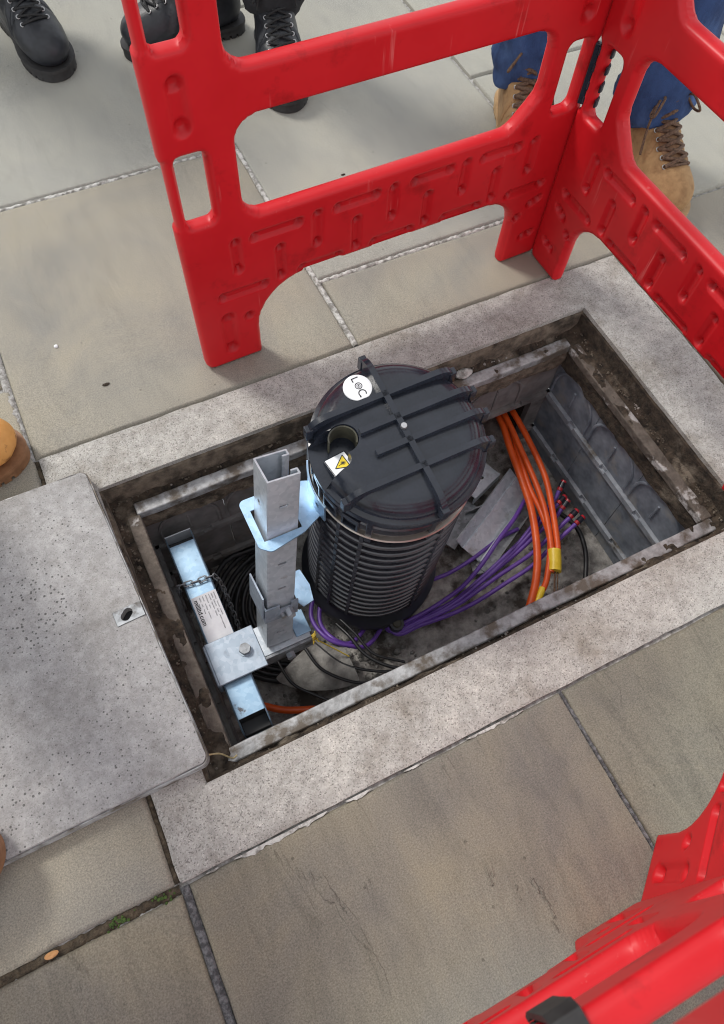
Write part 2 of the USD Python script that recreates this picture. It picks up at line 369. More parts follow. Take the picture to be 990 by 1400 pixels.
galv('galvanised', (0.42, 0.46, 0.50), (0.53, 0.565, 0.60), 0.34, 0.66)
galv('zinc_plate', (0.30, 0.46, 0.63), (0.37, 0.53, 0.70), 0.28, 0.9, (0.35, 0.42, 0.5), (0.66, 0.85))
galv('zinc_tube', (0.235, 0.35, 0.465), (0.30, 0.42, 0.53), 0.36, 0.8, (0.12, 0.12, 0.13), (0.62, 0.68))
galv('loose_steel', (0.50, 0.545, 0.59), (0.64, 0.68, 0.72), 0.40, 0.45, (0.30, 0.29, 0.27), (0.58, 0.72))
galv('old_galvanised', (0.20, 0.21, 0.22), (0.32, 0.335, 0.35), 0.46, 0.7, (0.10, 0.09, 0.08), (0.52, 0.68))
galv('cast_zinc', (0.29, 0.345, 0.405), (0.37, 0.42, 0.48), 0.45, 0.75, (0.25, 0.26, 0.28), (0.56, 0.72))

# red moulded plastic with handling scratches
usdkit.material(stage, '/World/Looks/red_plastic', {
    'g': ('geometry', {}), 'tc': ('texture_coordinate', {}),
    'n': ('noise_texture', {'scale': 7.0, 'detail': 6.0, 'roughness': 0.6}),
    'r': ('rgb_ramp', {'ramp': [(0.3, (0.47, 0.0075, 0.0120)), (0.7, (0.56, 0.0110, 0.0165))]}),
    'mp': ('mapping', {'scale': (1.0, 1.0, 0.05), 'rotation': (0.0, 0.6, 0.0)}),
    's': ('noise_texture', {'scale': 130.0, 'detail': 3.0, 'roughness': 0.5}),
    'sm': ('noise_texture', {'scale': 9.0, 'detail': 3.0}),
    'sr': ('rgb_ramp', {'ramp': [(0.66, (0, 0, 0)), (0.74, (0.8, 0.8, 0.8))]}),
    'smr': ('rgb_ramp', {'ramp': [(0.50, (0, 0, 0)), (0.62, (0.7, 0.7, 0.7))]}),
    'dn': ('noise_texture', {'scale': 16.0, 'detail': 9.0, 'roughness': 0.7}),
    'dr': ('rgb_ramp', {'ramp': [(0.56, (1, 1, 1)), (0.72, (0.62, 0.55, 0.5))]}),
    'dm': ('mix_color', {'blend_type': 'multiply', 'fac': 1.0}),
    'mul': ('mix_color', {'blend_type': 'multiply', 'fac': 1.0}),
    'm': ('mix_color', {'b': (0.66, 0.16, 0.15)}),
    'fb': ('noise_texture', {'scale': 500.0, 'detail': 2.0}),
    'b': ('bump', {'strength': 0.10, 'distance': 0.0005}),
    'rr': ('map_range', {'from_min': 0.3, 'from_max': 0.7, 'to_min': 0.34, 'to_max': 0.48}),
    'p': ('principled_bsdf', {'specular_ior_level': 0.32})},
    [('tc.object', 'n.vector'), ('n.fac', 'r.fac'), ('tc.object', 'mp.vector'), ('mp.vector', 's.vector'), ('tc.object', 'sm.vector'), ('s.fac', 'sr.fac'), ('sm.fac', 'smr.fac'),
     ('sr.color', 'mul.a'), ('smr.color', 'mul.b'), ('mul.result', 'm.fac'), ('r.color', 'm.a'), ('tc.object', 'dn.vector'), ('dn.fac', 'dr.fac'), ('m.result', 'dm.a'), ('dr.color', 'dm.b'), ('dm.result', 'p.base_color'), ('tc.object', 'fb.vector'), ('fb.fac', 'b.height'),
     ('b.normal', 'p.normal'), ('n.fac', 'rr.value'), ('rr.result', 'p.roughness')], surface='p.BSDF')

# far ground, past the modelled slabs
usdkit.material(stage, '/World/Looks/far_paving', {
    'g': ('geometry', {}),
    'br': ('brick_texture', {'scale': 1.0, 'brick_width': 0.9, 'row_height': 0.6, 'mortar_size': 0.006, 'color1': (0.28, 0.275, 0.24), 'color2': (0.33, 0.325, 0.29), 'mortar': (0.16, 0.15, 0.14)}),
    'n': ('noise_texture', {'scale': 5.0, 'detail': 8.0}),
    'nr': ('rgb_ramp', {'ramp': [(0.3, (0.8, 0.8, 0.8)), (0.7, (1.1, 1.1, 1.1))]}),
    'm': ('mix_color', {'blend_type': 'multiply', 'fac': 1.0, 'use_clamp': False}),
    'p': ('principled_bsdf', {'roughness': 0.8})},
    [('g.position', 'br.vector'), ('g.position', 'n.vector'), ('n.fac', 'nr.fac'), ('br.color', 'm.a'), ('nr.color', 'm.b'), ('m.result', 'p.base_color')], surface='p.BSDF')

# ------------------------------------------------------------------ ground and paving
OX0, OX1, OY0, OY1 = -0.065, 0.984, -0.0895, 0.535            # concrete surround, outside
IX0, IX1, IY0, IY1 = 0.0, 0.862, 0.0, 0.450                    # opening at ground level
hole = sbox(OX0 + 0.02, OY0 + 0.02, OX1 - 0.02, OY1 - 0.02)
g = ext(sbox(-60, -60, 60, 60).difference(sbox(-3.2, -2.6, 4.6, 5.6)), -0.05, -0.002)
obj('ground', g, 'far_paving', smooth=False, kind='structure')

pave = thing('pavement', loc=(0, 0, 0), kind='structure')
obj('mortar_bed', ext(sbox(-3.25, -2.65, 4.65, 5.65).difference(hole), -0.055, -0.0065), 'mortar_grey', pave, smooth=False)


def slab(x0, x1, y0, y1, m, cell=0.02, seed=0):
    """A flag with an uneven outline, worn arrises and a slightly wavy top."""
    nx, ny = max(3, int((x1 - x0) / cell)), max(3, int((y1 - y0) / cell))

    def axis(a, b, n):
        return np.r_[a, a + 0.0022, a + 0.006, np.linspace(a + 0.014, b - 0.014, n), b - 0.006, b - 0.0022, b]
    xs, ys = axis(x0, x1, nx), axis(y0, y1, ny)
    X, Y = np.meshgrid(xs, ys, indexing='ij')
    P = np.stack([X, Y, np.zeros_like(X)], -1)
    e = np.minimum(np.minimum(X - x0, x1 - X), np.minimum(Y - y0, y1 - Y))
    chip = meshkit.fbm(P * 38 + seed, 3, 5)
    Zt = (meshkit.fbm(P * 5 + seed * 2.3, 3, 3) - 0.5) * 0.0022
    Zt -= np.where(e < 0.0005, 0.006 + 0.004 * chip, np.where(e < 0.004, 0.0009 + 0.0022 * np.clip(chip - 0.5, 0, 1) * 2, np.where(e < 0.009, 0.0002 + 0.0015 * np.clip(chip - 0.58, 0, 1), 0)))
    wob = (meshkit.fbm(P * 24 + seed * 1.1, 2, 8) - 0.5) * 0.0045
    w = np.clip(1 - e / 0.012, 0, 1)
    P[..., 0] += wob * w * ((X - x0 < 0.012) | (x1 - X < 0.012))
    P[..., 1] += wob * w * ((Y - y0 < 0.012) | (y1 - Y < 0.012))
    P[..., 2] = Zt
    n0, n1 = X.shape
    V = P.reshape(-1, 3)
    idx = np.arange(n0 * n1).reshape(n0, n1)
    q = np.stack([idx[:-1, :-1], idx[1:, :-1], idx[1:, 1:], idx[:-1, 1:]], -1).reshape(-1, 4)
    F = [*q[:, [0, 1, 2]], *q[:, [0, 2, 3]]]
    ring = [*idx[:-1, 0], *idx[-1, :-1], *idx[:0:-1, -1], *idx[0, :0:-1]]
    base = len(V)
    V = np.vstack([V, V[ring] * [1, 1, 0] + [0, 0, -0.045]])
    k = len(ring)
    for i in range(k):
        a, b = ring[i], ring[(i + 1) % k]
        c, d = base + i, base + (i + 1) % k
        F += [[a, c, d], [a, d, b]]
    obj('paving_slab', trimesh.Trimesh(V, np.array(F), process=False), m, pave, smooth=50)


near = [
    (-0.95, -0.0715, -0.0895, 0.6810, 'yorkstone_grey'),
    (-0.80, -0.0810, 0.6880, 1.40, 'yorkstone_grey'),
    (-0.90, -0.0660, -0.72, -0.0995, 'yorkstone_brown'),
    (-0.0700, 0.4585, 0.5385, 1.0760, 'yorkstone_grey'),
    (-0.0700, 0.4570, 1.0840, 1.7600, 'yorkstone_pale'),
    (-0.0580, 0.4566, -0.80, -0.0935, 'yorkstone_brown'),
    (0.4680, 0.9975, 0.5385, 0.6880, 'yorkstone_grey'),
    (0.4640, 0.9955, 0.6960, 1.5060, 'yorkstone_pale'),
    (0.4630, 0.9985, 1.5110, 2.20, 'yorkstone_pale'),
    (0.4600, 1.10, -0.80, -0.0935, 'yorkstone_olive'),
    (0.9880, 1.62, -0.30, 0.2955, 'yorkstone_olive'),
    (0.9880, 1.62, 0.3005, 0.60, 'yorkstone_grey'),
    (1.0030, 1.62, 0.604, 1.0860, 'yorkstone_pale'),
    (1.0015, 1.62, 1.0910, 1.80, 'yorkstone_pale')]
for k, (a, b, c, d, m) in enumerate(near):
    slab(a, b, c, d, m, 0.016, k + 1)
# the last of these two is cut round the corner of the surround: the strip between x = 0.984 and 1.003 is bedding
rest = [(-0.80, -0.0810, 1.408, 2.1), (-0.07, 0.457, 1.768, 2.5), (0.464, 0.9985, 2.208, 2.9), (1.0015, 1.62, 1.808, 2.5), (1.628, 2.4, 0.45, 1.3), (1.628, 2.4, 1.308, 2.1),
        (1.628, 2.4, -0.4, 0.442), (2.408, 3.2, 0.2, 1.0), (2.408, 3.2, 1.008, 1.9), (2.408, 3.2, -0.6, 0.192), (1.108, 1.62, -0.95, -0.308), (1.628, 2.4, -1.2, -0.408),
        (-0.9, -0.0705, -1.5, -0.728), (-0.053, 0.454, -1.5, -0.808), (0.4625, 1.1, -1.5, -0.808), (1.108, 1.62, -1.7, -0.958), (-1.7, -0.958, -0.5, 0.3), (-1.7, -0.958, 0.308, 0.95),
        (-1.7, -0.958, 0.958, 1.7), (-1.7, -0.958, -1.3, -0.508), (-1.6, -0.808, 1.708, 2.4), (-0.8, -0.081, 2.108, 2.8), (1.628, 2.4, 2.108, 2.9), (1.0015, 1.62, 2.508, 3.2),
        (2.408, 3.2, 1.908, 2.8), (-0.07, 0.457, 2.508, 3.2), (0.464, 0.9985, 2.908, 3.6)]
for k, (a, b, c, d) in enumerate(rest):
    slab(a, b, c, d, 'yorkstone_pale' if d > 1.2 or a > 1.6 else 'yorkstone_olive', 0.09, k + 40)


def strip(pts, w, z, amp, seed):
    """A joint filling: a narrow crumbly ridge along a line."""
    p = smooth_path(pts, 1) if len(pts) > 2 else np.array(pts, float)
    L = np.linalg.norm(p[-1] - p[0])
    n = max(6, int(L / 0.003))
    s = np.linspace(0, 1, n)
    c = np.outer(1 - s, p[0]) + np.outer(s, p[-1])
    d = (p[-1] - p[0]) / L
    nrm = np.array([-d[1], d[0], 0])
    rows = np.linspace(-1, 1, 7)
    V = np.array([[c[i] + nrm * (r * w / 2) for r in rows] for i in range(n)])
    h = meshkit.fbm(V * 190 + seed, 3, 2)
    V[..., 2] = z + (h - 0.5) * 2 * amp - np.abs(rows)[None] ** 4 * 0.003
    idx = np.arange(n * 7).reshape(n, 7)
    q = np.stack([idx[:-1, :-1], idx[1:, :-1], idx[1:, 1:], idx[:-1, 1:]], -1).reshape(-1, 4)
    F = np.vstack([q[:, [0, 1, 2]], q[:, [0, 2, 3]]])
    t = trimesh.Trimesh(V.reshape(-1, 3), F, process=False)
    if t.face_normals[:, 2].mean() < 0:
        t.invert()
    return t


obj('joint_filling', strip([(-0.062, -0.80, 0), (-0.062, -0.094, 0)], 0.0105, -0.0010, 0.0018, 1), 'joint_tar', pave)
obj('joint_filling', strip([(-0.95, -0.0945, 0), (-0.068, -0.0945, 0)], 0.0120, -0.004, 0.0030, 2), 'joint_soil', pave)
obj('joint_filling', strip([(0.4583, -0.80, 0), (0.4583, -0.092, 0)], 0.0055, -0.0012, 0.0020, 3), 'joint_tar', pave)
obj('joint_filling', strip([(0.4633, 0.538, 0), (0.4605, 1.10, 0)], 0.0105, -0.0008, 0.0022, 4), 'mortar_white', pave)
obj('joint_filling', strip([(-0.075, 1.080, 0), (0.458, 1.080, 0)], 0.0090, -0.0015, 0.0022, 5), 'mortar_white', pave)
obj('joint_filling', strip([(0.465, 0.692, 0), (0.998, 0.692, 0)], 0.0090, -0.0015, 0.0022, 6), 'mortar_white', pave)
obj('joint_filling', strip([(-0.0757, 0.536, 0), (-0.0757, 1.40, 0)], 0.0125, -0.0008, 0.0022, 7), 'mortar_grey', pave)
obj('joint_filling', strip([(-0.0690, -0.088, 0), (-0.0690, 0.536, 0)], 0.0075, -0.004, 0.0022, 8), 'joint_soil', pave)
obj('joint_filling', strip([(0.986, -0.09, 0), (0.986, 0.536, 0)], 0.0060, -0.003, 0.0016, 9), 'joint_soil', pave)

# white mortar smears left on the near flags, along the surround
sm = []
for k, (x0, x1, wd) in enumerate([(0.0, 0.12, 0.0045), (0.145, 0.18, 0.0035), (0.315, 0.40, 0.003), (-0.035, -0.02, 0.004), (0.225, 0.25, 0.003)]):
    xs = np.linspace(x0, x1, 60)
    w = wd * (0.15 + 1.3 * meshkit.fbm(np.stack([xs * 130, xs * 0 + k, xs * 0], 1), 3, 4)) * np.clip(np.minimum(xs - x0, x1 - xs) / 0.012, 0.1, 1)
    up = np.stack([xs, np.full_like(xs, -0.0925) + 0 * xs], 1)
    dn = np.stack([xs, -0.0935 - w], 1)
    sm.append(ext(Polygon(np.vstack([up, dn[::-1]])).buffer(0), -0.0035, 0.0004))
obj('mortar_smear', cat(sm), 'mortar_white', pave, smooth=False)

# small bits on the flags
for nm, lab, ct, (px, py), r_, m in [('pebble', 'tiny white pebble on the grey flag left of the barrier', 'pebble', (0.0165, 0.733), 0.0035, 'white_label'),
                                  ('leaf_fragment', 'small dark curled leaf scrap on grey flag left of the barrier', 'leaf', (0.067, 0.627), 0.004, 'dark_soil'),
                                  ('leaf_fragment', 'speck of brown leaf on pale flag behind the barrier', 'leaf', (0.62, 0.92), 0.003, 'dark_soil'),
                                  ('orange_scrap', 'orange scrap lying in the soil joint at lower left', 'scrap', (-0.215, -0.0945), 0.0052, 'orange_chip')]:
    t = trimesh.creation.icosphere(2, r_)
    t.vertices *= np.array([1.6, 0.7, 0.45]) if nm != 'pebble' else np.array([1, 1, 0.7])
    t = noisy(t, r_ * 0.25, 1 / r_ * 0.7, 3)
    t.apply_translation([px, py, r_ * 0.3])
    obj(nm, t, m, smooth=True, label=lab, cat=ct)
mo = []
for k in range(46):
    a = rng.choice([-0.085, -0.135, -0.142])
    p = np.array([a + rng.normal(0, 0.007), -0.0945 + rng.normal(0, 0.003), -0.003])
    t = trimesh.creation.icosphere(1, rng.uniform(0.0009, 0.0022))
    t.apply_translation(p)
    mo.append(t)
obj('moss_tufts', cat(mo), 'moss', smooth=False, label='green moss tufts in the soil joint below the cover slab', cat='moss', kind='stuff')

# ------------------------------------------------------------------ the chamber
ch = thing('utility_chamber', 'open rectangular cable chamber with pale concrete surround sunk in the pavement', 'manhole', ((IX0 + IX1) / 2, (IY0 + IY1) / 2, 0))
H = 0.045
ring = M(ext(sbox(OX0, OY0, OX1, OY1).buffer(-0.004).buffer(0.004, 4).difference(sbox(IX0, IY0, IX1, IY1)), -0.06, 0.001))
t = refined(ring, 0.012)
v = np.array(t.vertices)
top = v[:, 2] > -0.0005
e = np.minimum.reduce([np.abs(v[:, 0] - OX0), np.abs(v[:, 0] - OX1), np.abs(v[:, 1] - OY0), np.abs(v[:, 1] - OY1)])
chip = meshkit.fbm(v * 40, 3, 11)
v[top, 2] += (meshkit.fbm(v[top] * 14, 3, 6) - 0.5) * 0.002 - np.where(e[top] < 0.001, 0.0015 + 0.006 * np.clip(chip[top] - 0.45, 0, 1), 0)
side = e < 0.001
v[side, :2] += ((meshkit.fbm(v[side] * 30, 2, 3) - 0.5) * 0.003)[:, None]
t.vertices = v
obj('concrete_surround', t, 'surround_concrete', ch, smooth=30)
# brown-stained lining of the recess just inside the surround
lin = []
for (a, b, c, d) in [(IX0 - 0.002, IX1 + 0.002, IY1 - 0.0045, IY1 + 0.002), (IX0 - 0.002, IX1 + 0.002, IY0 - 0.002, IY0 + 0.0045),
                     (IX0 - 0.002, IX0 + 0.0045, IY0 + 0.0046, IY1 - 0.0046), (IX1 - 0.0045, IX1 + 0.002, IY0 + 0.0046, IY1 - 0.0046)]:
    q = noisy(refined(m3.Manifold.cube((b - a, d - c, 0.0505)).translate((a, c, -0.058)), 0.009), 0.0022, 45, 5)
    lin.append(q)
for q, m in zip(lin, ('brown_grit', 'dark_soil', 'brown_grit', 'dark_soil')):
    obj('recess_lining', q, m, ch)
# seating frame: galvanised angle, worn bright far and near, caked left and right
FX0, FX1, FY0, FY1 = 0.040, 0.824, 0.0365, 0.4135
for nm, rect, m in [('frame_bar', (FX0 - 0.004, FX1 + 0.004, FY1, FY1 + 0.021), 'frame_galvanised'), ('frame_bar', (FX0 - 0.012, FX1 + 0.014, FY0 - 0.021, FY0), 'frame_galvanised'),
                    ('frame_bar', (FX0 - 0.020, FX0, FY0 + 0.0002, FY1 - 0.0002), 'frame_dirty'), ('frame_bar', (FX1, FX1 + 0.020, FY0 + 0.0002, FY1 - 0.0002), 'frame_dirty')]:
    a, b, c, d = rect
    q = refined(rbox(a, b, c, d, -0.062, -H, 0.0025), 0.012)
    q = noisy(noisy(q, 0.0012, 40, 9), 0.0018, 9, 4)
    obj(nm, q, m, ch, smooth=50)
# crumbly bedding under the frame
bed = []
for (a, b, c, d) in [(FX0 - 0.03, FX1 + 0.03, FY1 + 0.002, FY1 + 0.03), (FX0 - 0.03, FX1 + 0.03, FY0 - 0.03, FY0 - 0.002), (FX0 - 0.03, FX0 - 0.002, FY0, FY1), (FX1 + 0.002, FX1 + 0.03, FY0, FY1)]:
    q = noisy(refined(m3.Manifold.cube((b - a, d - c, 0.040)).translate((a, c, -0.0985)), 0.007), 0.0055, 42, 4)
    bed.append(q)
for q, m in zip(bed, ('brown_grit', 'dark_soil', 'dark_soil', 'dark_soil')):
    obj('bedding_mortar', q, m, ch)
# soil lying on the ledge: displaced sheet between frame bar and lining
X, Y = np.meshgrid(np.linspace(0.003, 0.859, 230), np.linspace(0.003, 0.447, 122), indexing='ij')
dz = meshkit.fbm(np.stack([X * 45, Y * 45, X * 0], -1), 4, 21)
big = meshkit.fbm(np.stack([X * 9, Y * 9, X * 0], -1), 3, 31)
inside = (X > FX0 + 0.001) & (X < FX1 - 0.001) & (Y > FY0 + 0.001) & (Y < FY1 - 0.001)
edge = np.minimum.reduce([X, IX1 - X, Y, IY1 - Y])
lvl = np.where((X < FX0) | (X > FX1), -0.0465, -0.0505)
Zs = lvl + (dz - 0.5) * 0.016 + (big - 0.5) * 0.010 + np.clip(1 - edge / 0.014, 0, 1) * 0.010
far_l = (Y > FY1) & (X < 0.30)
idx = np.arange(X.size).reshape(X.shape)
ok = ~inside
q = np.stack([idx[:-1, :-1], idx[1:, :-1], idx[1:, 1:], idx[:-1, 1:]], -1).reshape(-1, 4)
q = q[ok.ravel()[q].all(1)]
t = trimesh.Trimesh(np.stack([X, Y, Zs], -1).reshape(-1, 3), np.vstack([q[:, [0, 1, 2]], q[:, [0, 2, 3]]]), process=False)
t.remove_unreferenced_vertices()
obj('ledge_soil', t, 'dark_soil', label='dark crumbly soil on the seating ledge of the open chamber', cat='soil', kind='stuff')
# loose grit and mortar crumbs on the ledge
cr = []
for k in range(420):
    s = rng.integers(4)
    if s < 2:
        x = rng.uniform(0.01, 0.85); y = rng.uniform(0.004, 0.013) if s == 0 else rng.uniform(0.437, 0.446)
    else:
        y = rng.uniform(0.01, 0.44); x = rng.uniform(0.004, 0.018) if s == 2 else rng.uniform(0.847, 0.858)
    r_ = rng.uniform(0.0007, 0.0019) * (1.7 if rng.random() < 0.05 else 1)
    c = trimesh.creation.icosphere(1, r_)
    c.vertices = c.vertices * rng.uniform(0.6, 1.3, 3) + rng.normal(0, r_ * 0.15, c.vertices.shape)
    c.apply_translation([x, y, -0.043 + r_ * 0.2])
    cr.append(c)
obj('ledge_grit', cat(cr), 'ledge_dirt', smooth=False, label='loose grit and crumbs scattered along the chamber ledge', cat='grit', kind='stuff')
t = noisy(trimesh.creation.icosphere(2, 0.013), 0.004, 90, 2)
t.vertices *= [1.25, 0.75, 0.5]
t.apply_translation([0.6205, 0.437, -0.040])
obj('mortar_lump', t, 'mortar_white', smooth=40, label='pale mortar lump on the far ledge behind the black canister', cat='stone')

# chamber walls: stacked moulded plastic sections with rails, notches and arched ribs
FLOOR = -0.36
WX0, WX1, WY0, WY1 = 0.036, 0.832, 0.032, 0.424


def wall(axis, at, sgn, lo, hi, m, bands=((-0.095, -0.185), (-0.200, -0.305), (-0.320, FLOOR)), gaps=(), arcs=()):
    """axis 'x': the wall stands at x = at and runs in y. sgn: direction into the room."""
    def put(s0, s1, z0, z1, d0, d1):
        a, b = sorted((at + sgn * d0, at + sgn * d1))
        return bx(a, b, s0, s1, z0, z1) if axis == 'x' else bx(s0, s1, a, b, z0, z1)
    for k, (z1, z0) in enumerate(bands):
        n = 3 if hi - lo < 0.5 else 6
        ed = np.linspace(lo, hi, n + 1)
        for i in range(n):
            s0, s1 = ed[i] + (0.0009 if i else 0), ed[i + 1] - (0.0009 if i < n - 1 else 0)
            for (g0, g1, gz) in gaps:
                if s1 > g0 and s0 < g1 and z1 <= gz:
                    s0, s1 = (s0, g0) if s0 < g0 else ((g1, s1) if s1 > g1 else (0, 0))
            if s1 - s0 < 0.004:
                continue
            obj('wall_panel', noisy(refined(M(put(s0, s1, z0 + 0.0008, z1, -0.012, 0.0)), 0.03), 0.0009, 20, k), m, ch, smooth=30)
    for k in range(len(bands) - 1):
        z1 = bands[k][1] - 0.0009
        segs = [(lo, hi)]
        for (g0, g1, gz) in gaps:
            if z1 < gz:
                segs = [(lo, g0), (g1, hi)]
        for (s0, s1) in segs:
            if s1 - s0 < 0.02:
                continue
            r = M(put(s0, s1, z1 - 0.0128, z1, -0.012, 0.007))
            for c in np.arange(lo + 0.085, hi, 0.105):
                r = r - M(put(c, c + 0.016, z1 - 0.008, z1 + 0.01, 0.001, 0.02))
            obj('wall_rail', r, 'wall_rail_grey' if m == 'wall_plastic' else m, ch, smooth=False)
    for (c, zt, w) in arcs:
        a = np.linspace(np.pi, 0, 16)
        pts = [(c - w, zt - 0.085)] + [(c + w * math.cos(q), zt - 0.052 + 0.05 * math.sin(q)) for q in a] + [(c + w, zt - 0.085)]
        P = np.array([(at + sgn * 0.001, s, z) if axis == 'x' else (s, at + sgn * 0.001, z) for s, z in pts])
        obj('arch_rib', tube(P, 0.0030, 6, 0), m, ch)
        P = np.array([(at + sgn * 0.001, c, zt - 0.03 - q) if axis == 'x' else (c, at + sgn * 0.001, zt - 0.03 - q) for q in (0, 0.02, 0.04)])
        obj('arch_rib', tube(P, 0.0024, 6, 0), m, ch)


wall('x', WX1, -1, WY0, WY1, 'wall_plastic', arcs=[(0.105, -0.094, 0.058), (0.235, -0.094, 0.058), (0.362, -0.094, 0.055)])
wall('y', WY1, -1, WX0, WX1, 'wall_plastic_dirty', gaps=((0.615, 0.800, -0.190),), arcs=[(0.105, -0.094, 0.05), (0.225, -0.094, 0.055), (0.56, -0.094, 0.05), (0.70, -0.094, 0.055)])
wall('x', WX0, 1, WY0, WY1, 'wall_plastic_dirty')
wall('y', WY0, 1, WX0, WX1, 'wall_plastic_dirty')
# duct opening behind the far wall, packed with soil
obj('duct_recess', cat([bx(0.600, 0.815, 0.520, 0.530, FLOOR - 0.01, -0.18), bx(0.600, 0.6145, 0.4245, 0.5195, FLOOR - 0.01, -0.18), bx(0.8005, 0.815, 0.4245, 0.5195, FLOOR - 0.01, -0.18),
                        bx(0.600, 0.815, 0.4245, 0.530, -0.179, -0.165)]), 'dark_soil', ch, smooth=False)
fl = noisy(refined(m3.Manifold.cube((WX1 - WX0 + 0.02, 0.51, 0.02)).translate((WX0 - 0.01, WY0 - 0.01, FLOOR - 0.02)), 0.012), 0.0035, 25, 6, (0, 0, 1))
obj('chamber_floor', fl, 'pit_floor', kind='structure', smooth=40)

# ------------------------------------------------------------------ the cover slab pulled aside
cov = thing('cover_slab', 'grey pitted concrete chamber cover dragged aside onto the pavement at left', 'manhole cover', (-0.21, 0.228, 0.0))
ang = math.atan2(0.0195, 0.453)


def covpt(x, y):
    return x + 0.0140 - math.sin(ang) * (y - 0.018), y


cp = Polygon([covpt(-0.43, 0.0150), covpt(0, 0.0190), covpt(0, 0.472), covpt(-0.43, 0.474)]).buffer(-0.010).buffer(0.010, 6)
slot_c = (-0.015, 0.229)
kp = affinity.rotate(sbox(-0.0335, 0.2265, 0.0040, 0.2475), 2.4)
slot = affinity.rotate(LineString([(-0.0205, 0.2370), (-0.0145, 0.2373)]).buffer(0.0062), 40, origin=(-0.0175, 0.2372))
body = M(ext(cp, 0.0045, 0.0265)) - M(ext(kp.buffer(0.0004), 0.0235, 0.06)) - M(ext(slot.buffer(0.001), 0.010, 0.06))
t = refined(body, 0.011)
v = np.array(t.vertices)
tp = v[:, 2] > 0.026
v[tp, 2] += (meshkit.fbm(v[tp] * 16, 4, 3) - 0.5) * 0.003 - 0.0008
cd = shapely.distance(shapely.points(v[:, :2]), cp.exterior)
eg = tp & (cd < 0.0006)
chip = meshkit.fbm(v * 55, 3, 9)
nb = np.array([cp.centroid.x, cp.centroid.y]) - v[:, :2]
nb /= np.linalg.norm(nb, axis=1, keepdims=True)
v[eg, 2] -= 0.001 + 0.006 * np.clip(chip[eg] - 0.50, 0, 1)
v[eg, :2] += nb[eg] * (0.006 * np.clip(chip[eg] - 0.50, 0, 1))[:, None]
t.vertices = v
obj('concrete_slab', t, 'cover_concrete', cov, smooth=30)
obj('edge_tray', ext(cp.buffer(0.0016, 4).difference(cp.buffer(0.0003)), 0.0030, 0.0225), 'frame_galvanised', cov, smooth=30)
obj('lifting_plate', M(ext(kp, 0.0238, 0.0270)) - M(ext(slot, 0.02, 0.03)), 'old_galvanised', cov, smooth=30)
obj('lifting_slot', ext(slot.buffer(0.0008), 0.011, 0.0120), 'ink_black', cov, smooth=False)

# a straw on the ledge by the cover corner
tw = tube([(0.012, 0.030, 0.006), (0.026, 0.029, -0.018), (0.037, 0.021, -0.038), (0.044, 0.022, -0.040)], 0.0011, 6)
obj('straw', tw, 'twine', label='short pale straw by the near corner of the cover slab', cat='straw')

# ------------------------------------------------------------------ closure canister
LC = np.array([0.3625, 0.228, 0.0])
top_c, bot_c = np.array([0.3610, 0.2255, 0.2420]), np.array([0.3790, 0.2860, -0.3150])
AX = (top_c - bot_c) / np.linalg.norm(top_c - bot_c)
CT = np.eye(4)
CT[:3, 2] = AX
CT[:3, 0] = np.cross([0, 1, 0], AX); CT[:3, 0] /= np.linalg.norm(CT[:3, 0]); CT[:3, 1] = np.cross(AX, CT[:3, 0]); CT[:3, 3] = top_c
can = thing('splice_closure', 'black ribbed plastic fibre splice canister standing upright in the open chamber', 'canister', tuple(bot_c))


def C(m):
    t = T(m).copy()
    t.apply_scale(0.97)
    t.apply_transform(CT)
    return t


# local frame: origin at the middle of the flat top, z up the axis
lidp = [(0, 0.0), (0.022, -0.0003), (0.044, -0.0011), (0.062, -0.0021), (0.074, -0.0031)] + [(0.0790 + 0.0252 * math.sin(q), -0.0036 - 0.0210 * (1 - math.cos(q))) for q in np.linspace(0.0, np.pi / 2 * 0.93, 9)] + [(0.1046, -0.026), (0.1075, -0.0275), (0.1105, -0.0285), (0.1115, -0.031), (0.1115, -0.040),
        (0.1095, -0.0425), (0.1030, -0.0425), (0.1030, -0.066), (0, -0.066)]
lid = M(lathe(lidp, 96))
notch = M(cyl((-0.067, 0.020, -0.034), (-0.067, 0.020, 0.02), 0.0180, 0.0200, 40))
notch2 = m3.Manifold.batch_hull([m3.Manifold.cylinder(0.06, r_, r_, 28).translate((x, y, -0.034)) for x, y, r_ in ((-0.078, -0.004, 0.010), (-0.082, 0.026, 0.012), (-0.125, -0.016, 0.010), (-0.125, 0.028, 0.010))])
lid = lid - notch - notch2
lidp_ = obj('lid', C(lid), 'black_gloss', can, smooth=34)
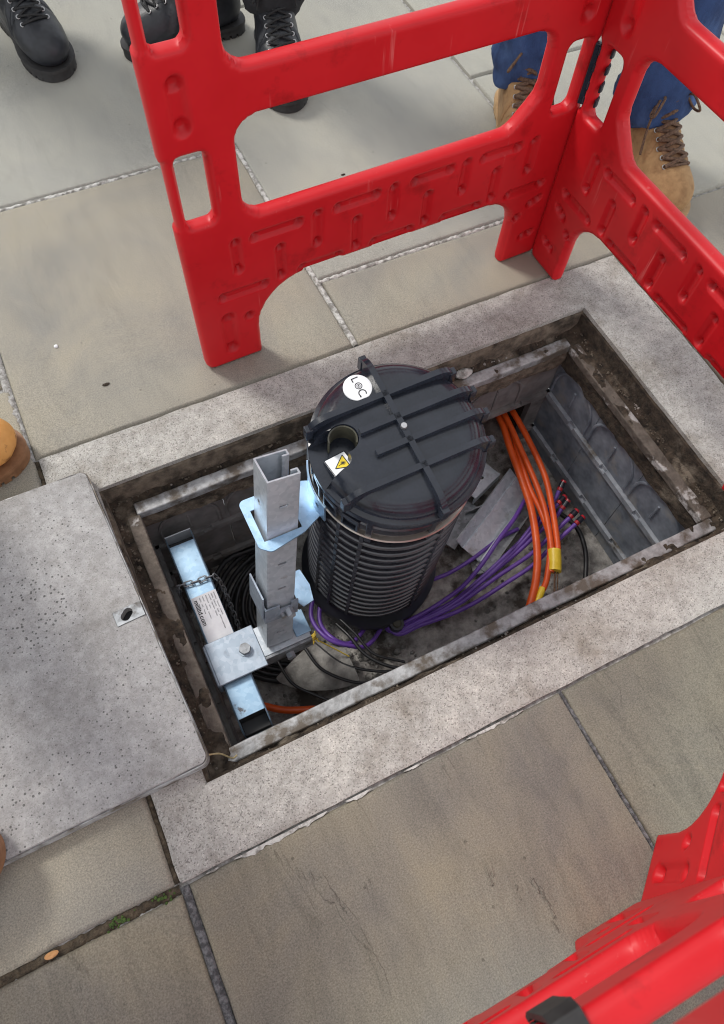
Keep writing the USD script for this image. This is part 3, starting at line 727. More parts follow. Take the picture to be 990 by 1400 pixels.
# spine and four cross ribs stand a little proud of the top and run down over the shoulder to the rim
for ax_, off, lo, hi in [('y', 0.0035, -1, 1), ('x', 0.0500, -1, 1), ('x', 0.0165, -0.047, 1), ('x', -0.0165, -0.041, 1), ('x', -0.0530, -1, 1)]:
    half = math.sqrt(0.1125 ** 2 - off ** 2)
    kk = half - 0.0280

    def upper(x):
        e_ = max(abs(x) - kk, 0) / 0.0280
        return 0.0072 - 0.0200 * (1 - math.sqrt(max(1 - min(e_, 1) ** 2, 0)))
    a_, b_ = max(lo, -half), min(hi, half)
    top_ = [(x, upper(x)) for x in np.r_[np.linspace(a_, b_, 60)]]
    prof = Polygon(top_ + [(b_, -0.027), (b_ - 0.02, -0.027), (b_ - 0.03, -0.012), (a_ + 0.03, -0.012), (a_ + 0.02, -0.027), (a_, -0.027)]).buffer(0)
    r = trimesh.creation.extrude_polygon(prof, 0.0076, engine='earcut')
    r.apply_translation([0, 0, -0.0038])
    r.apply_transform(np.array([[1, 0, 0, 0], [0, 0, -1, 0], [0, 1, 0, 0], [0, 0, 0, 1]], float))      # profile upright in x-z
    if ax_ == 'y':
        r.apply_transform(trimesh.transformations.rotation_matrix(np.pi / 2, [0, 0, 1]))
        r.apply_translation([off, 0, 0])
    else:
        r.apply_translation([0, off, 0])
    obj('lid_rib', C(r), 'black_gloss', lidp_, smooth=34)
    # the square lug that closes each end of a rib at the rim
    for e_, ok_ in ((b_, hi == 1), (a_, lo == -1)):
        if ok_:
            w_ = T(rbox(-0.0050, 0.0050, -0.0050, 0.0050, -0.028, -0.0050, 0.0014))
            w_.apply_translation([off, e_ - math.copysign(0.0022, e_), 0] if ax_ == 'y' else [e_ - math.copysign(0.0022, e_), off, 0])
            obj('rib_lug', C(w_), 'black_gloss', lidp_, smooth=34)
qa = np.radians(np.linspace(-38, 172, 40))
lin_ = Polygon([(0.0181 * math.cos(q), 0.0181 * math.sin(q)) for q in qa] + [(0.0163 * math.cos(q), 0.0163 * math.sin(q)) for q in qa[::-1]])
lt_ = ext(lin_, -0.0338, -0.0045).apply_translation([-0.067, 0.020, 0])
obj('recess_wall', C(lt_), 'black_dusty', lidp_, smooth=34)
obj('lid_screw', C(lathe([(0, 0.0106), (0.0036, 0.0106), (0.0042, 0.0096), (0.0042, 0.0070), (0, 0.0070)], 20).apply_translation([0.0035, 0.0005, 0])), 'eyelet_metal', lidp_, smooth=34)
# round maker's sticker between the spine and the first rib
ST = np.array([-0.0215, 0.0745, -0.0018])


def flat(poly, z0, z1):
    return ext(poly, z0, z1)


stk = lathe([(0, 0.0004), (0.0175, 0.0004), (0.0180, 0.0001), (0.0180, -0.0025), (0, -0.0025)], 48).apply_translation(ST)
stick = obj('round_sticker', C(stk), 'white_label', lidp_, smooth=30)


def letter(poly, where, a):
    return affinity.rotate(affinity.translate(poly, *where), a, origin=(0, 0))


TA = math.degrees(math.atan2(-0.95, 0.02))                     # reads towards the viewer
txt = [letter(LineString([(0, 0.008), (0, 0), (0.0045, 0)]).buffer(0.00065), (-0.0132, -0.002), TA),
       letter(Point(0, 0).buffer(0.0046).difference(Point(0, 0).buffer(0.0037)), (-0.0015, 0.002), TA),
       letter(Point(0, 0).buffer(0.0024).difference(Point(0, 0).buffer(0.0019)), (-0.0015, 0.002), TA),
       letter(Point(0, 0).buffer(0.0009), (-0.0015, 0.002), TA)]
a = np.radians(np.linspace(60, 300, 20))
txt.append(letter(LineString([(0.0046 * math.cos(q), 0.0046 * math.sin(q)) for q in a]).buffer(0.00065), (0.0095, 0.002), TA))
txt.append(letter(Point(0, 0).buffer(0.0010), (0.0130, -0.0022), TA))
tm = cat([flat(p, 0.00045, 0.0008) for p in txt]).apply_translation(ST)
obj('sticker_lettering', C(tm), 'ink_black', stick, smooth=False)
# laser warning label on a tilted ledge at the notch
WL = np.array([-0.0790, 0.0005, -0.0260])
RT = trimesh.transformations.rotation_matrix(math.radians(6), [0, 0, 1])
RT2 = trimesh.transformations.rotation_matrix(math.radians(-14), [1, 0, 0])


def W(t):
    t = t.copy(); t.apply_transform(RT); t.apply_transform(RT2); t.apply_translation(WL); return C(t)


plate = obj('label_ledge', W(T(rbox(-0.0155, 0.0155, -0.0170, 0.0160, -0.008, -0.0007, 0.0015))), 'black_gloss', lidp_, smooth=30)
lab = obj('warning_label', W(ext(sbox(-0.0135, -0.0145, 0.0135, 0.0135), -0.0006, 0.0001)), 'white_label', lidp_, smooth=False)
tri = Polygon([(-0.0080, -0.0035), (0.0085, -0.0105), (0.0085, 0.0095)])
obj('warning_triangle_border', W(ext(tri.buffer(0.0008).difference(tri.buffer(-0.0004)), 0.00015, 0.0005)), 'ink_black', lidp_, smooth=False)
obj('warning_triangle', W(ext(tri.buffer(-0.0004), 0.00015, 0.00045)), 'warning_yellow', lidp_, smooth=False)
burst = unary_union([Point(0.0035, -0.001).buffer(0.0013)] + [LineString([(0.0035, -0.001), (0.0035 + 0.0032 * math.cos(q), -0.001 + 0.0032 * math.sin(q))]).buffer(0.00022) for q in np.linspace(0, 2 * np.pi, 12, endpoint=False)]
                     + [LineString([(0.0035, -0.001), (-0.003, -0.0022)]).buffer(0.0003)])
obj('warning_symbol', W(ext(burst, 0.0005, 0.0008)), 'ink_black', lidp_, smooth=False)
# ribbed body under the lid
bp = [(0, -0.064), (0.1010, -0.064), (0.1050, -0.068), (0.1050, -0.084), (0.1010, -0.086), (0.1010, -0.112)]
z = -0.115
k = 0
while z > -0.515:
    r0 = 0.1010 + 0.010 * k / 15
    bp += [(r0 - 0.008, z), (r0 - 0.008, z - 0.0155), (r0 + 0.0040, z - 0.0165), (r0 + 0.0066, z - 0.0178), (r0 + 0.0078, z - 0.0200), (r0 + 0.0072, z - 0.0226), (r0 + 0.0050, z - 0.0244)]
    z -= 0.0268
    k += 1
bp += [(0.098, z), (0.100, -0.540), (0, -0.540)]
obj('ribbed_body', C(lathe(bp, 96)), 'black_ribs', can, smooth=30)
for a in (186, 203, 222, 283, 60):
    q = math.radians(a)
    rb = trimesh.creation.box((0.006, 0.0055, 0.42))
    rb.apply_transform(trimesh.transformations.rotation_matrix(-0.0285, [0, 1, 0]))
    rb.apply_translation([0.1095, 0, -0.318])
    rb.apply_transform(trimesh.transformations.rotation_matrix(q, [0, 0, 1]))
    obj('body_rib', C(rb), 'black_matt', can, smooth=False)
# clamp band and its latch frame
obj('clamp_band', C(lathe([(0.0990, -0.098), (0.1075, -0.0985), (0.1092, -0.100), (0.1075, -0.1040), (0.1025, -0.105), (0.0990, -0.105), (0.0990, -0.098)], 96)), 'brass_band', can, smooth=34)
for a in (158, 176, 194, 212):
    fr = M(T(rbox(0.1025, 0.1085, -0.013, 0.013, -0.094, -0.060, 0.0015))) - m3.Manifold.cube((0.02, 0.019, 0.022), True).translate((0.1055, 0, -0.0785))
    t = T(fr); t.apply_transform(trimesh.transformations.rotation_matrix(math.radians(a), [0, 0, 1]))
    obj('lid_latch', C(t), 'black_gloss', can, smooth=30)
lt = M(T(rbox(0.101, 0.106, -0.0045, 0.0045, -0.125, -0.038, 0.0015)))
t = T(lt); t.apply_transform(trimesh.transformations.rotation_matrix(math.radians(212 + 14), [0, 0, 1]))
obj('strap', C(t), 'black_gloss', can, smooth=30)
t = T(lt); t.apply_transform(trimesh.transformations.rotation_matrix(math.radians(-88), [0, 0, 1]))
obj('strap', C(t), 'black_matt', can, smooth=30)
# base flange with screw boss at the front
fl = M(lathe([(0, -0.528), (0.114, -0.528), (0.121, -0.538), (0.1270, -0.547), (0.1290, -0.552), (0.1290, -0.572), (0.1260, -0.576), (0, -0.576)], 96))
fl = fl + M(cyl((-0.006, -0.1305, -0.576), (-0.006, -0.1305, -0.549), 0.014, 0.013, 28))
obj('base_flange', C(fl), 'black_matt', can, smooth=34)
obj('base_screw', C(lathe([(0, -0.5465), (0.0065, -0.5465), (0.0085, -0.5485), (0, -0.5488)], 24).apply_translation([-0.006, -0.1305, 0])), 'black_dusty', can, smooth=34)
obj('cable_gland', C(cyl((0.0, 0.0, -0.615), (0.0, 0.0, -0.575), 0.075, 0.085, 32)), 'black_matt', can, smooth=34)

# ------------------------------------------------------------------ bracket: slotted channel post, collars, cross tube
S0, S1 = np.array([0.160, 0.195, -0.170]), np.array([0.2185, 0.2620, 0.2060])
brk = thing('mounting_bracket', 'galvanised post and cross tube bracket holding the black canister in the chamber', 'bracket', tuple(S0))
ax3 = (S1 - S0) / np.linalg.norm(S1 - S0)
BT = np.eye(4)
BT[:3, 2] = ax3
BT[:3, 0] = np.cross([0, 1, 0], ax3); BT[:3, 0] /= np.linalg.norm(BT[:3, 0]); BT[:3, 1] = np.cross(ax3, BT[:3, 0]); BT[:3, 3] = S0
LEN = float(np.linalg.norm(S1 - S0))
SH = np.eye(4); SH[0, 2], SH[1, 2] = 0, 0


def B(m):
    t = T(m).copy(); t.apply_transform(BT); return t


h = 0.0215
cl = LineString([(h - 0.0085, 0.0125), (h - 0.0012, 0.0125), (h - 0.0012, h - 0.0012), (-h + 0.0012, h - 0.0012), (-h + 0.0012, -h + 0.0012), (h - 0.0012, -h + 0.0012), (h - 0.0012, -0.0125), (h - 0.0085, -0.0125)])
ring_ = cl.buffer(0.0012, cap_style=1, join_style=1)
# lips curl inwards
post = M(ext(ring_, 0, LEN))
for zz in (0.035, 0.095, 0.155, 0.215, 0.275, 0.335):
    c = m3.Manifold.cube((0.014, 0.012, 0.0042), True)
    post = post - m3.Manifold.batch_hull([m3.Manifold.cylinder(0.02, 0.0022, 0.0022, 12, True).rotate((90, 0, 0)).translate((x, -h, zz)) for x in (-0.0035, 0.0045)])
    post = post - m3.Manifold.batch_hull([m3.Manifold.cylinder(0.02, 0.0026, 0.0026, 12, True).rotate((90, 0, 0)).translate((x, h, zz - 0.006)) for x in (-0.0035, 0.0045)])
post = post - m3.Manifold.cylinder(0.02, 0.0042, 0.0042, 16, True).rotate((0, 90, 0)).translate((-h, 0.004, 0.325))
obj('channel_post', B(post), 'galvanised', brk, smooth=30)
# upper collar plate, level, slotted round the post and bent up to hug the canister
pl_ = Polygon([(0.1675, 0.288), (0.1680, 0.216), (0.181, 0.2045), (0.229, 0.2130), (0.256, 0.2255), (0.268, 0.226), (0.268, 0.278), (0.255, 0.283), (0.240, 0.287)]).buffer(-0.008).buffer(0.008, 6)
hc = np.array([0.2030, 0.2445])
hl = sbox(hc[0] - 0.0255, hc[1] - 0.0235, hc[0] + 0.0265, hc[1] + 0.0250)
plate = M(ext(pl_, 0.1050, 0.1077)) - M(ext(hl, 0.05, 0.12)) 
obj('collar_plate', plate, 'zinc_plate', brk, smooth=30)
a = np.radians(np.linspace(154, 193, 18))
cx, cy = 0.3650, 0.2400
arc = Polygon([(cx + 0.1075 * math.cos(q), cy + 0.1075 * math.sin(q)) for q in a] + [(cx + 0.1098 * math.cos(q), cy + 0.1098 * math.sin(q)) for q in a[::-1]])
obj('collar_flange', M(ext(arc, 0.1082, 0.146)) - M(bx(0.2, 0.3, 0.228, 0.236, 0.124, 0.133)), 'zinc_plate', brk, smooth=30)
# lower saddle round the post, with its bolt, and the lower plate against the canister base
zz = 0.085
sad = M(ext(sbox(-0.0270, -0.0275, 0.0250, 0.0245).difference(sbox(-0.0245, -0.0250, 0.0252, 0.0250)), zz, zz + 0.034)) - M(ext(sbox(-0.004, -0.03, 0.014, -0.02), zz + 0.024, zz + 0.05))
obj('saddle', B(sad), 'cast_zinc', brk, smooth=30)
obj('saddle', B(ext(sbox(-0.0300, -0.0245, -0.0275, 0.0245), zz + 0.010, zz + 0.062)), 'cast_zinc', brk, smooth=30)
obj('bolt', B(cyl((0.010, -0.0275, zz + 0.016), (0.010, -0.040, zz + 0.016), 0.0065, None, 6)), 'galvanised', brk, smooth=30)
obj('bolt', B(cyl((0.000, -0.0275, zz + 0.010), (0.000, -0.034, zz + 0.010), 0.0040, None, 12)), 'eyelet_metal', brk, smooth=30)
lp = Polygon([(0.208, 0.255), (0.208, 0.206), (0.213, 0.196), (0.231, 0.199), (0.236, 0.225), (0.232, 0.255)]).buffer(-0.002).buffer(0.002, 4)
obj('lower_plate', ext(lp, -0.118, -0.1155), 'zinc_plate', brk, smooth=30)
# arm from the foot of the post to the cross tube
obj('arm', T(rbox(0.1165, 0.2105, 0.1590, 0.1640, -0.206, -0.172, 0.001)), 'old_galvanised', brk, smooth=30)
obj('arm', T(rbox(0.1165, 0.2105, 0.1645, 0.2150, -0.176, -0.172, 0.001)), 'galvanised', brk, smooth=30)
obj('bolt', cyl((0.170, 0.1585, -0.190), (0.170, 0.1500, -0.190), 0.0075, None, 6), 'galvanised', brk, smooth=30)
obj('gusset_plate', T(rbox(0.188, 0.214, 0.172, 0.212, -0.1715, -0.169, 0.001)), 'zinc_plate', brk, smooth=30)
# cross tube lying across the chamber, ends cut back on top
TX0, TX1, TY0, TY1, TZ = 0.0575, 0.1020, 0.0590, 0.3950, -0.118
tb = M(ext(sbox(-1, -1, 1, 1), 0, 1)) if False else None
outer = rbox(TX0, TX1, TY0, TY1, TZ - 0.046, TZ, 0.0035)
inner = m3.Manifold.cube((TX1 - TX0 - 0.004, 1, 0.042)).translate((TX0 + 0.002, TY0 - 0.2, TZ - 0.044))
cut1 = m3.Manifold.cube((TX1 - TX0 - 0.0042, 0.021, 0.03)).translate((TX0 + 0.0021, TY1 - 0.019, TZ - 0.004))
cut2 = m3.Manifold.cube((TX1 - TX0 - 0.0042, 0.024, 0.03)).translate((TX0 + 0.0021, TY0 - 0.003, TZ - 0.004))
tbm = outer - inner - cut1 - cut2
obj('cross_tube', tbm, 'zinc_tube', brk, smooth=30)
obj('tube_end_plate', T(rbox(TX0 + 0.0005, TX1 - 0.0005, TY1 + 0.0004, TY1 + 0.0026, TZ - 0.046, TZ - 0.0004, 0.0008)), 'galvanised', brk, smooth=30)
for y0, y1 in ((TY0 + 0.0205, TY0 + 0.03), (TY1 - 0.03, TY1 - 0.0185)):
    obj('tube_plug', T(rbox(TX0 + 0.0024, TX1 - 0.0024, y0, y1, TZ - 0.0436, TZ - 0.0045, 0.0005)), 'ink_black', brk, smooth=30)
for y0, y1 in ((TY0 + 0.0005, TY0 + 0.0203), (TY1 - 0.0183, TY1 - 0.0005)):
    obj('tube_plug', T(rbox(TX0 + 0.0024, TX1 - 0.0024, y0, y1, TZ - 0.0436, TZ - 0.026, 0.0005)), 'ink_black', brk, smooth=30)
lab = obj('paper_label', ext(sbox(TX0 + 0.0030, 0.1985, TX1 - 0.0012, 0.2810), TZ + 0.0002, TZ + 0.0006), 'label_grey', brk, smooth=False)
tm = meshkit.text_mesh('millltd.com', 0.0062, 0.0003, True)
ext_ = tm.bounds
tm.apply_transform(trimesh.transformations.rotation_matrix(-np.pi / 2, [0, 0, 1]))
tm.apply_translation([TX0 + 0.0060, 0.2755, TZ + 0.0007])
obj('label_lettering', tm, 'ink_black', lab, smooth=False)
small = []
for i, (x, runs) in enumerate([(0.0735, (0.008, 0.005, 0.007)), (0.0785, (0.009, 0.010, 0.011)), (0.0835, (0.013, 0.006)), (0.0885, (0.010, 0.012, 0.008)), (0.0925, (0.008, 0.012, 0.006, 0.024)), (0.0965, (0.012, 0.010, 0.009))]):
    y = 0.2775
    for L in runs:
        yy = y
        while yy > y - L:
            w = rng.uniform(0.0008, 0.0016)
            small.append(bx(x - rng.uniform(0.0006, 0.0011), x + rng.uniform(0.0004, 0.0010), yy - w, yy, TZ + 0.0007, TZ + 0.0009))
            yy -= w + 0.0006
        y -= L + 0.004
obj('small_print', cat(small), 'ink_grey', lab, smooth=False)
# clamp plate folded over the tube, with a hexagon bolt
cpz = -0.1105
cpm = m3.Manifold.batch_hull([rbox(0.0535, 0.1290, 0.133, 0.2005, cpz, cpz + 0.004, 0.0015)])
cpm2 = m3.Manifold.batch_hull([rbox(0.0500, 0.0560, 0.134, 0.1995, cpz - 0.036, cpz + 0.003, 0.0020)])
cpl = obj('clamp_plate', cpm + cpm2, 'cast_zinc', brk, smooth=30)
obj('washer', cyl((0.1065, 0.168, cpz + 0.0041), (0.1065, 0.168, cpz + 0.0056), 0.0105, None, 28), 'cast_zinc', cpl, smooth=30)
hx = M(cyl((0.1065, 0.168, cpz + 0.0057), (0.1065, 0.168, cpz + 0.0130), 0.0092, 0.0090, 6)) ^ M(cyl((0.1065, 0.168, cpz + 0.005), (0.1065, 0.168, cpz + 0.0132), 0.0105, 0.0082, 30))
obj('bolt', hx, 'old_galvanised', cpl, smooth=30)

# chain looped over the tube
chn = thing('chain', 'small dark steel chain looped over the cross tube and hanging beside it', 'chain', (0.08, 0.305, -0.115))
path = smooth_path([(0.0475, 0.309, -0.150), (0.0520, 0.3075, -0.116), (0.066, 0.305, -0.1135), (0.082, 0.3030, -0.1135), (0.098, 0.3025, -0.1135), (0.108, 0.3005, -0.118), (0.1125, 0.293, -0.140),
                    (0.1135, 0.283, -0.170), (0.1135, 0.270, -0.205), (0.113, 0.254, -0.240), (0.112, 0.240, -0.275)], 20)
sl = np.r_[0, np.cumsum(np.linalg.norm(np.diff(path, axis=0), axis=1))]
pitch = 0.0112
for i, s in enumerate(np.arange(pitch / 2, sl[-1] - pitch / 2, pitch)):
    P = np.array([np.interp(s, sl, path[:, j]) for j in range(3)])
    Q = np.array([np.interp(s + 0.002, sl, path[:, j]) for j in range(3)])
    d = Q - P; d /= np.linalg.norm(d)
    up = np.array([0.35, 0.9, 0.3]); up -= d * (up @ d); up /= np.linalg.norm(up)
    if i % 2:
        up = np.cross(d, up)
    a = np.linspace(0, 2 * np.pi, 20, endpoint=False)
    loop = np.array([P + d * (math.copysign(1, math.cos(q)) * 0.0038 + 0.0034 * math.cos(q)) + up * 0.0036 * math.sin(q) for q in a])
    obj('link', tube(loop, 0.00115, 7, 0, True), 'old_galvanised', chn, smooth=60)

# ------------------------------------------------------------------ cables
PUR = [
    [(0.360, 0.20, -0.315), (0.367, 0.147, -0.325), (0.413, 0.139, -0.314), (0.476, 0.131, -0.304), (0.525, 0.13, -0.293), (0.583, 0.135, -0.282), (0.645, 0.142, -0.271), (0.705, 0.161, -0.261), (0.751, 0.173, -0.25)],
    [(0.362, 0.20, -0.315), (0.366, 0.151, -0.325), (0.415, 0.144, -0.314), (0.482, 0.142, -0.304), (0.521, 0.145, -0.293), (0.577, 0.153, -0.282), (0.651, 0.162, -0.271), (0.709, 0.178, -0.261), (0.748, 0.189, -0.25)],
    [(0.364, 0.20, -0.315), (0.365, 0.154, -0.325), (0.417, 0.147, -0.314), (0.484, 0.147, -0.304), (0.574, 0.166, -0.293), (0.639, 0.18, -0.282), (0.69, 0.194, -0.271), (0.727, 0.203, -0.261), (0.745, 0.211, -0.25)],
    [(0.366, 0.20, -0.315), (0.363, 0.157, -0.325), (0.419, 0.15, -0.316), (0.486, 0.152, -0.308), (0.535, 0.158, -0.300), (0.601, 0.174, -0.288), (0.665, 0.195, -0.275), (0.702, 0.209, -0.261), (0.744, 0.223, -0.25)],
    [(0.368, 0.20, -0.315), (0.361, 0.159, -0.335), (0.42, 0.151, -0.328), (0.484, 0.152, -0.316), (0.558, 0.169, -0.302), (0.613, 0.184, -0.290), (0.651, 0.195, -0.278), (0.696, 0.215, -0.269), (0.746, 0.235, -0.259), (0.762, 0.246, -0.25)],
    [(0.370, 0.20, -0.315), (0.36, 0.163, -0.325), (0.421, 0.155, -0.307), (0.489, 0.16, -0.289), (0.52, 0.166, -0.271), (0.555, 0.18, -0.254), (0.6, 0.204, -0.240), (0.65, 0.230, -0.248), (0.700, 0.262, -0.262)],
    [(0.38, 0.235, -0.315), (0.407, 0.222, -0.335), (0.492, 0.213, -0.335), (0.526, 0.212, -0.332), (0.566, 0.216, -0.328), (0.606, 0.224, -0.325), (0.645, 0.231, -0.322), (0.681, 0.232, -0.32)]]
names = ['lowest purple cable on the chamber floor, its tip nearest the viewer', 'second purple cable up from the front edge, with a black tip',
         'third purple cable from the front of the fan, with a red and black tip', 'fourth purple cable from the front, ending just behind its neighbour',
         'rearmost purple cable with tip by the right chamber wall', 'upper purple cable arching over the loose steel angle',
         'purple cable running under the loose steel angle beside the canister']
for i, p in enumerate(PUR):
    c = thing('purple_cable', names[i], 'cable', p[-1], group='purple cables fanning out from the canister')
    obj('sheath', tube(p, 0.0040, 10), 'purple_sheath', c, smooth=60)
    if i < 5:
        e0, e1 = np.array(p[-2]), np.array(p[-1])
        d = (e1 - e0) / np.linalg.norm(e1 - e0)
        obj('red_clip', cyl(e1 + d * 0.001, e1 + d * 0.0070, 0.0052, 0.0052, 14), 'red_clip', c, smooth=40)
        obj('end_connector', cyl(e1 + d * 0.0072, e1 + d * 0.018, 0.0062, 0.0055, 14), 'black_gloss', c, smooth=40)
        obj('collet', cyl(e1 + d * 0.0182, e1 + d * 0.022, 0.0056, 0.0050, 14), 'red_clip', c, smooth=40)
# purple tails behind the base flange on the left
for i, (p, lb) in enumerate([([(0.262, 0.275, -0.30), (0.238, 0.232, -0.30), (0.245, 0.185, -0.29), (0.275, 0.158, -0.30), (0.315, 0.150, -0.325), (0.380, 0.190, -0.335)], 'purple cable bending round left of the canister base'),
                          ([(0.275, 0.270, -0.31), (0.250, 0.222, -0.312), (0.258, 0.178, -0.30), (0.290, 0.165, -0.32), (0.350, 0.200, -0.338)], 'inner purple cable bend tucked under the canister base')]):
    c = thing('purple_cable', lb, 'cable', p[0])
    obj('sheath', tube(p, 0.0040, 10), 'purple_sheath', c, smooth=60)

ORG = [
    ([(0.737, 0.50, -0.236), (0.735, 0.423, -0.235), (0.719, 0.362, -0.236), (0.701, 0.285, -0.237), (0.684, 0.225, -0.238), (0.653, 0.158, -0.238), (0.622, 0.111, -0.239), (0.59, 0.077, -0.24), (0.555, 0.045, -0.245)],
     0.0070, 'leftmost thick orange duct crossing the chamber alone'),
    ([(0.752, 0.50, -0.236), (0.748, 0.423, -0.235), (0.73, 0.351, -0.236), (0.708, 0.273, -0.237), (0.7, 0.218, -0.238), (0.683, 0.161, -0.238), (0.639, 0.102, -0.239), (0.609, 0.079, -0.24), (0.585, 0.058, -0.243)],
     0.0055, 'second orange duct from the left, ending in yellow tape'),
    ([(0.764, 0.50, -0.226), (0.762, 0.423, -0.225), (0.755, 0.35, -0.226), (0.742, 0.276, -0.227), (0.717, 0.211, -0.228), (0.688, 0.144, -0.236), (0.667, 0.113, -0.238)], 0.0059, 'rightmost orange duct in the taped bundle'),
    ([(0.742, 0.50, -0.225), (0.742, 0.423, -0.224), (0.731, 0.351, -0.224), (0.718, 0.275, -0.225), (0.703, 0.214, -0.228), (0.677, 0.150, -0.234), (0.652, 0.108, -0.238)], 0.0055, 'middle orange duct of the taped bundle')]
for p, r_, lb in ORG:
    c = thing('orange_duct', lb, 'duct', p[1])
    obj('duct_pipe', tube(p, r_, 14), 'orange_duct', c, smooth=60)
    if 'second' in lb:
        obj('yellow_tape', tube([(0.622, 0.0892, -0.2395), (0.6085, 0.0785, -0.2400), (0.598, 0.0695, -0.2415)], 0.0062, 14), 'yellow_tape', c, smooth=60)
    if 'rightmost' in lb:
        for k in range(4):
            o = np.array([rng.uniform(-0.004, 0.004), rng.uniform(-0.003, 0.003), 0])
            obj('fibre_tube', tube([np.array([0.668, 0.114, -0.238]) + o, np.array([0.652, 0.090, -0.242]) + o * 1.3, np.array([0.636, 0.060, -0.25]) + o * 1.6], 0.0012, 6), 'brown_lace', c, smooth=60)
bundle = tube([(0.6795, 0.142, -0.2375), (0.668, 0.122, -0.2385), (0.658, 0.107, -0.239)], 0.0122, 18)
obj('tape_wrap', bundle, 'yellow_tape', smooth=60, label='yellow tape wrapped round the orange duct bundle', cat='tape')

# black cables
BLK = [([(0.152, 0.190, -0.285), (0.152, 0.173, -0.28), (0.159, 0.133, -0.28), (0.185, 0.1, -0.28), (0.215, 0.072, -0.285), (0.26, 0.05, -0.30)], 0.0028, 'black cable curving over the grey sheet nearest the cross tube'),
       ([(0.198, 0.205, -0.285), (0.203, 0.178, -0.28), (0.214, 0.134, -0.28), (0.252, 0.092, -0.28), (0.30, 0.070, -0.29)], 0.0028, 'black cable curving over the right part of the grey sheet'),
       ([(0.275, 0.205, -0.31), (0.285, 0.172, -0.30), (0.296, 0.13, -0.30), (0.327, 0.091, -0.30), (0.38, 0.06, -0.31)], 0.0032, 'black cable leaving the canister base towards the near wall'),
       ([(0.280, 0.215, -0.30), (0.295, 0.172, -0.295), (0.310, 0.125, -0.30), (0.355, 0.090, -0.31)], 0.0026, 'thinner black cable beside the one leaving the canister base'),
       ([(0.215, 0.205, -0.30), (0.225, 0.185, -0.30), (0.254, 0.131, -0.30), (0.306, 0.092, -0.30), (0.36, 0.075, -0.31)], 0.0026, 'black cable passing under the yellow twine knot'),
       ([(0.765, 0.235, -0.31), (0.785, 0.185, -0.315), (0.775, 0.135, -0.32), (0.745, 0.085, -0.33), (0.72, 0.05, -0.335)], 0.0048, 'thick black cable at the foot of the right chamber wall')]
for p, r_, lb in BLK:
    obj('black_cable', tube(p, r_, 8), 'black_cable', smooth=60, label=lb, cat='cable')
# coil of black cable behind the post
coil = thing('cable_coil', 'coil of black cable stacked behind the post and cross tube', 'cable', (0.19, 0.33, FLOOR))
for k in range(8):
    rr = 0.070 + 0.0125 * k
    c0 = np.array([0.225, 0.285, -0.345 + 0.005 * (k % 4)])
    q = np.radians(np.linspace(75, 245, 22))
    P = np.array([c0 + [rr * math.cos(s), min(rr * 0.95 * math.sin(s), 0.13), 0.006 * math.sin(3 * s + k)] for s in q])
    obj('cable_turn', tube(P, 0.0050, 9, 0), 'black_cable', coil, smooth=60)

# twine knot, red duct at bottom left, curved sheet
kn = []
for k in range(14):
    a = rng.uniform(0, 2 * np.pi, 2)
    c0 = np.array([0.219, 0.181, -0.245])
    d = np.array([math.cos(a[0]), math.sin(a[0]), 0.35 * math.sin(a[1])]) * rng.uniform(0.006, 0.014)
    kn.append(tube([c0 - d * 0.6, c0 + rng.normal(0, 0.003, 3), c0 + d], 0.0014, 5, 4))
kn.append(tube([(0.219, 0.181, -0.245), (0.24, 0.165, -0.27), (0.268, 0.138, -0.295)], 0.0013, 5))
obj('twine_knot', cat(kn), 'twine_yellow', smooth=60, label='frayed yellowish twine knot by the foot of the post', cat='twine')
obj('red_duct', tube([(0.07, 0.150, -0.305), (0.1, 0.125, -0.30), (0.131, 0.102, -0.30), (0.176, 0.082, -0.30), (0.22, 0.06, -0.30)], 0.0062, 12), 'orange_duct', smooth=60,
    label='short red orange duct showing under the near end of the cross tube', cat='duct')
a0 = np.radians(np.linspace(205, 300, 24))
cc = np.array([0.285, 0.215])
sheet = Polygon([(cc[0] + 0.165 * math.cos(q), cc[1] + 0.125 * math.sin(q)) for q in a0] + [(cc[0] + 0.062 * math.cos(q), cc[1] + 0.055 * math.sin(q)) for q in a0[::-1]])
sheet = sheet.difference(affinity.rotate(sbox(0.158, 0.095, 0.175, 0.115), 30))
sheet = sheet.intersection(sbox(0.09, 0.05, 0.268, 0.25)).difference(affinity.rotate(sbox(0.118, 0.145, 0.140, 0.168), 20)).buffer(-0.003).buffer(0.003)
sh = refined(M(ext(sheet, -0.302, -0.298)), 0.01)
vv = np.array(sh.vertices); vv[:, 2] -= np.clip(np.hypot(vv[:, 0] - cc[0], vv[:, 1] - cc[1]) - 0.105, 0, 1) * 0.35; sh.vertices = vv
obj('curved_sheet', sh, 'stone_rubble', smooth=30, label='grey curved offcut sheet lying under the black cables', cat='offcut')
rb_ = []
for k in range(420):
    x, y = rng.uniform(0.06, 0.80), rng.uniform(0.06, 0.40)
    if k < 150:
        x, y = rng.normal(0.285, 0.04), rng.normal(0.14, 0.035)
    r_ = rng.uniform(0.0012, 0.0045) * (1.9 if rng.random() < 0.07 else 1)
    c = trimesh.creation.icosphere(1, r_)
    c.vertices = c.vertices * rng.uniform(0.6, 1.3, 3) + rng.normal(0, r_ * 0.16, c.vertices.shape)
    c.apply_translation([x, y, FLOOR + r_ * 0.6])
    rb_.append(c)
obj('floor_rubble', cat(rb_), 'stone_rubble', smooth=False, label='loose rubble and grit over the chamber floor', cat='rubble', kind='stuff')
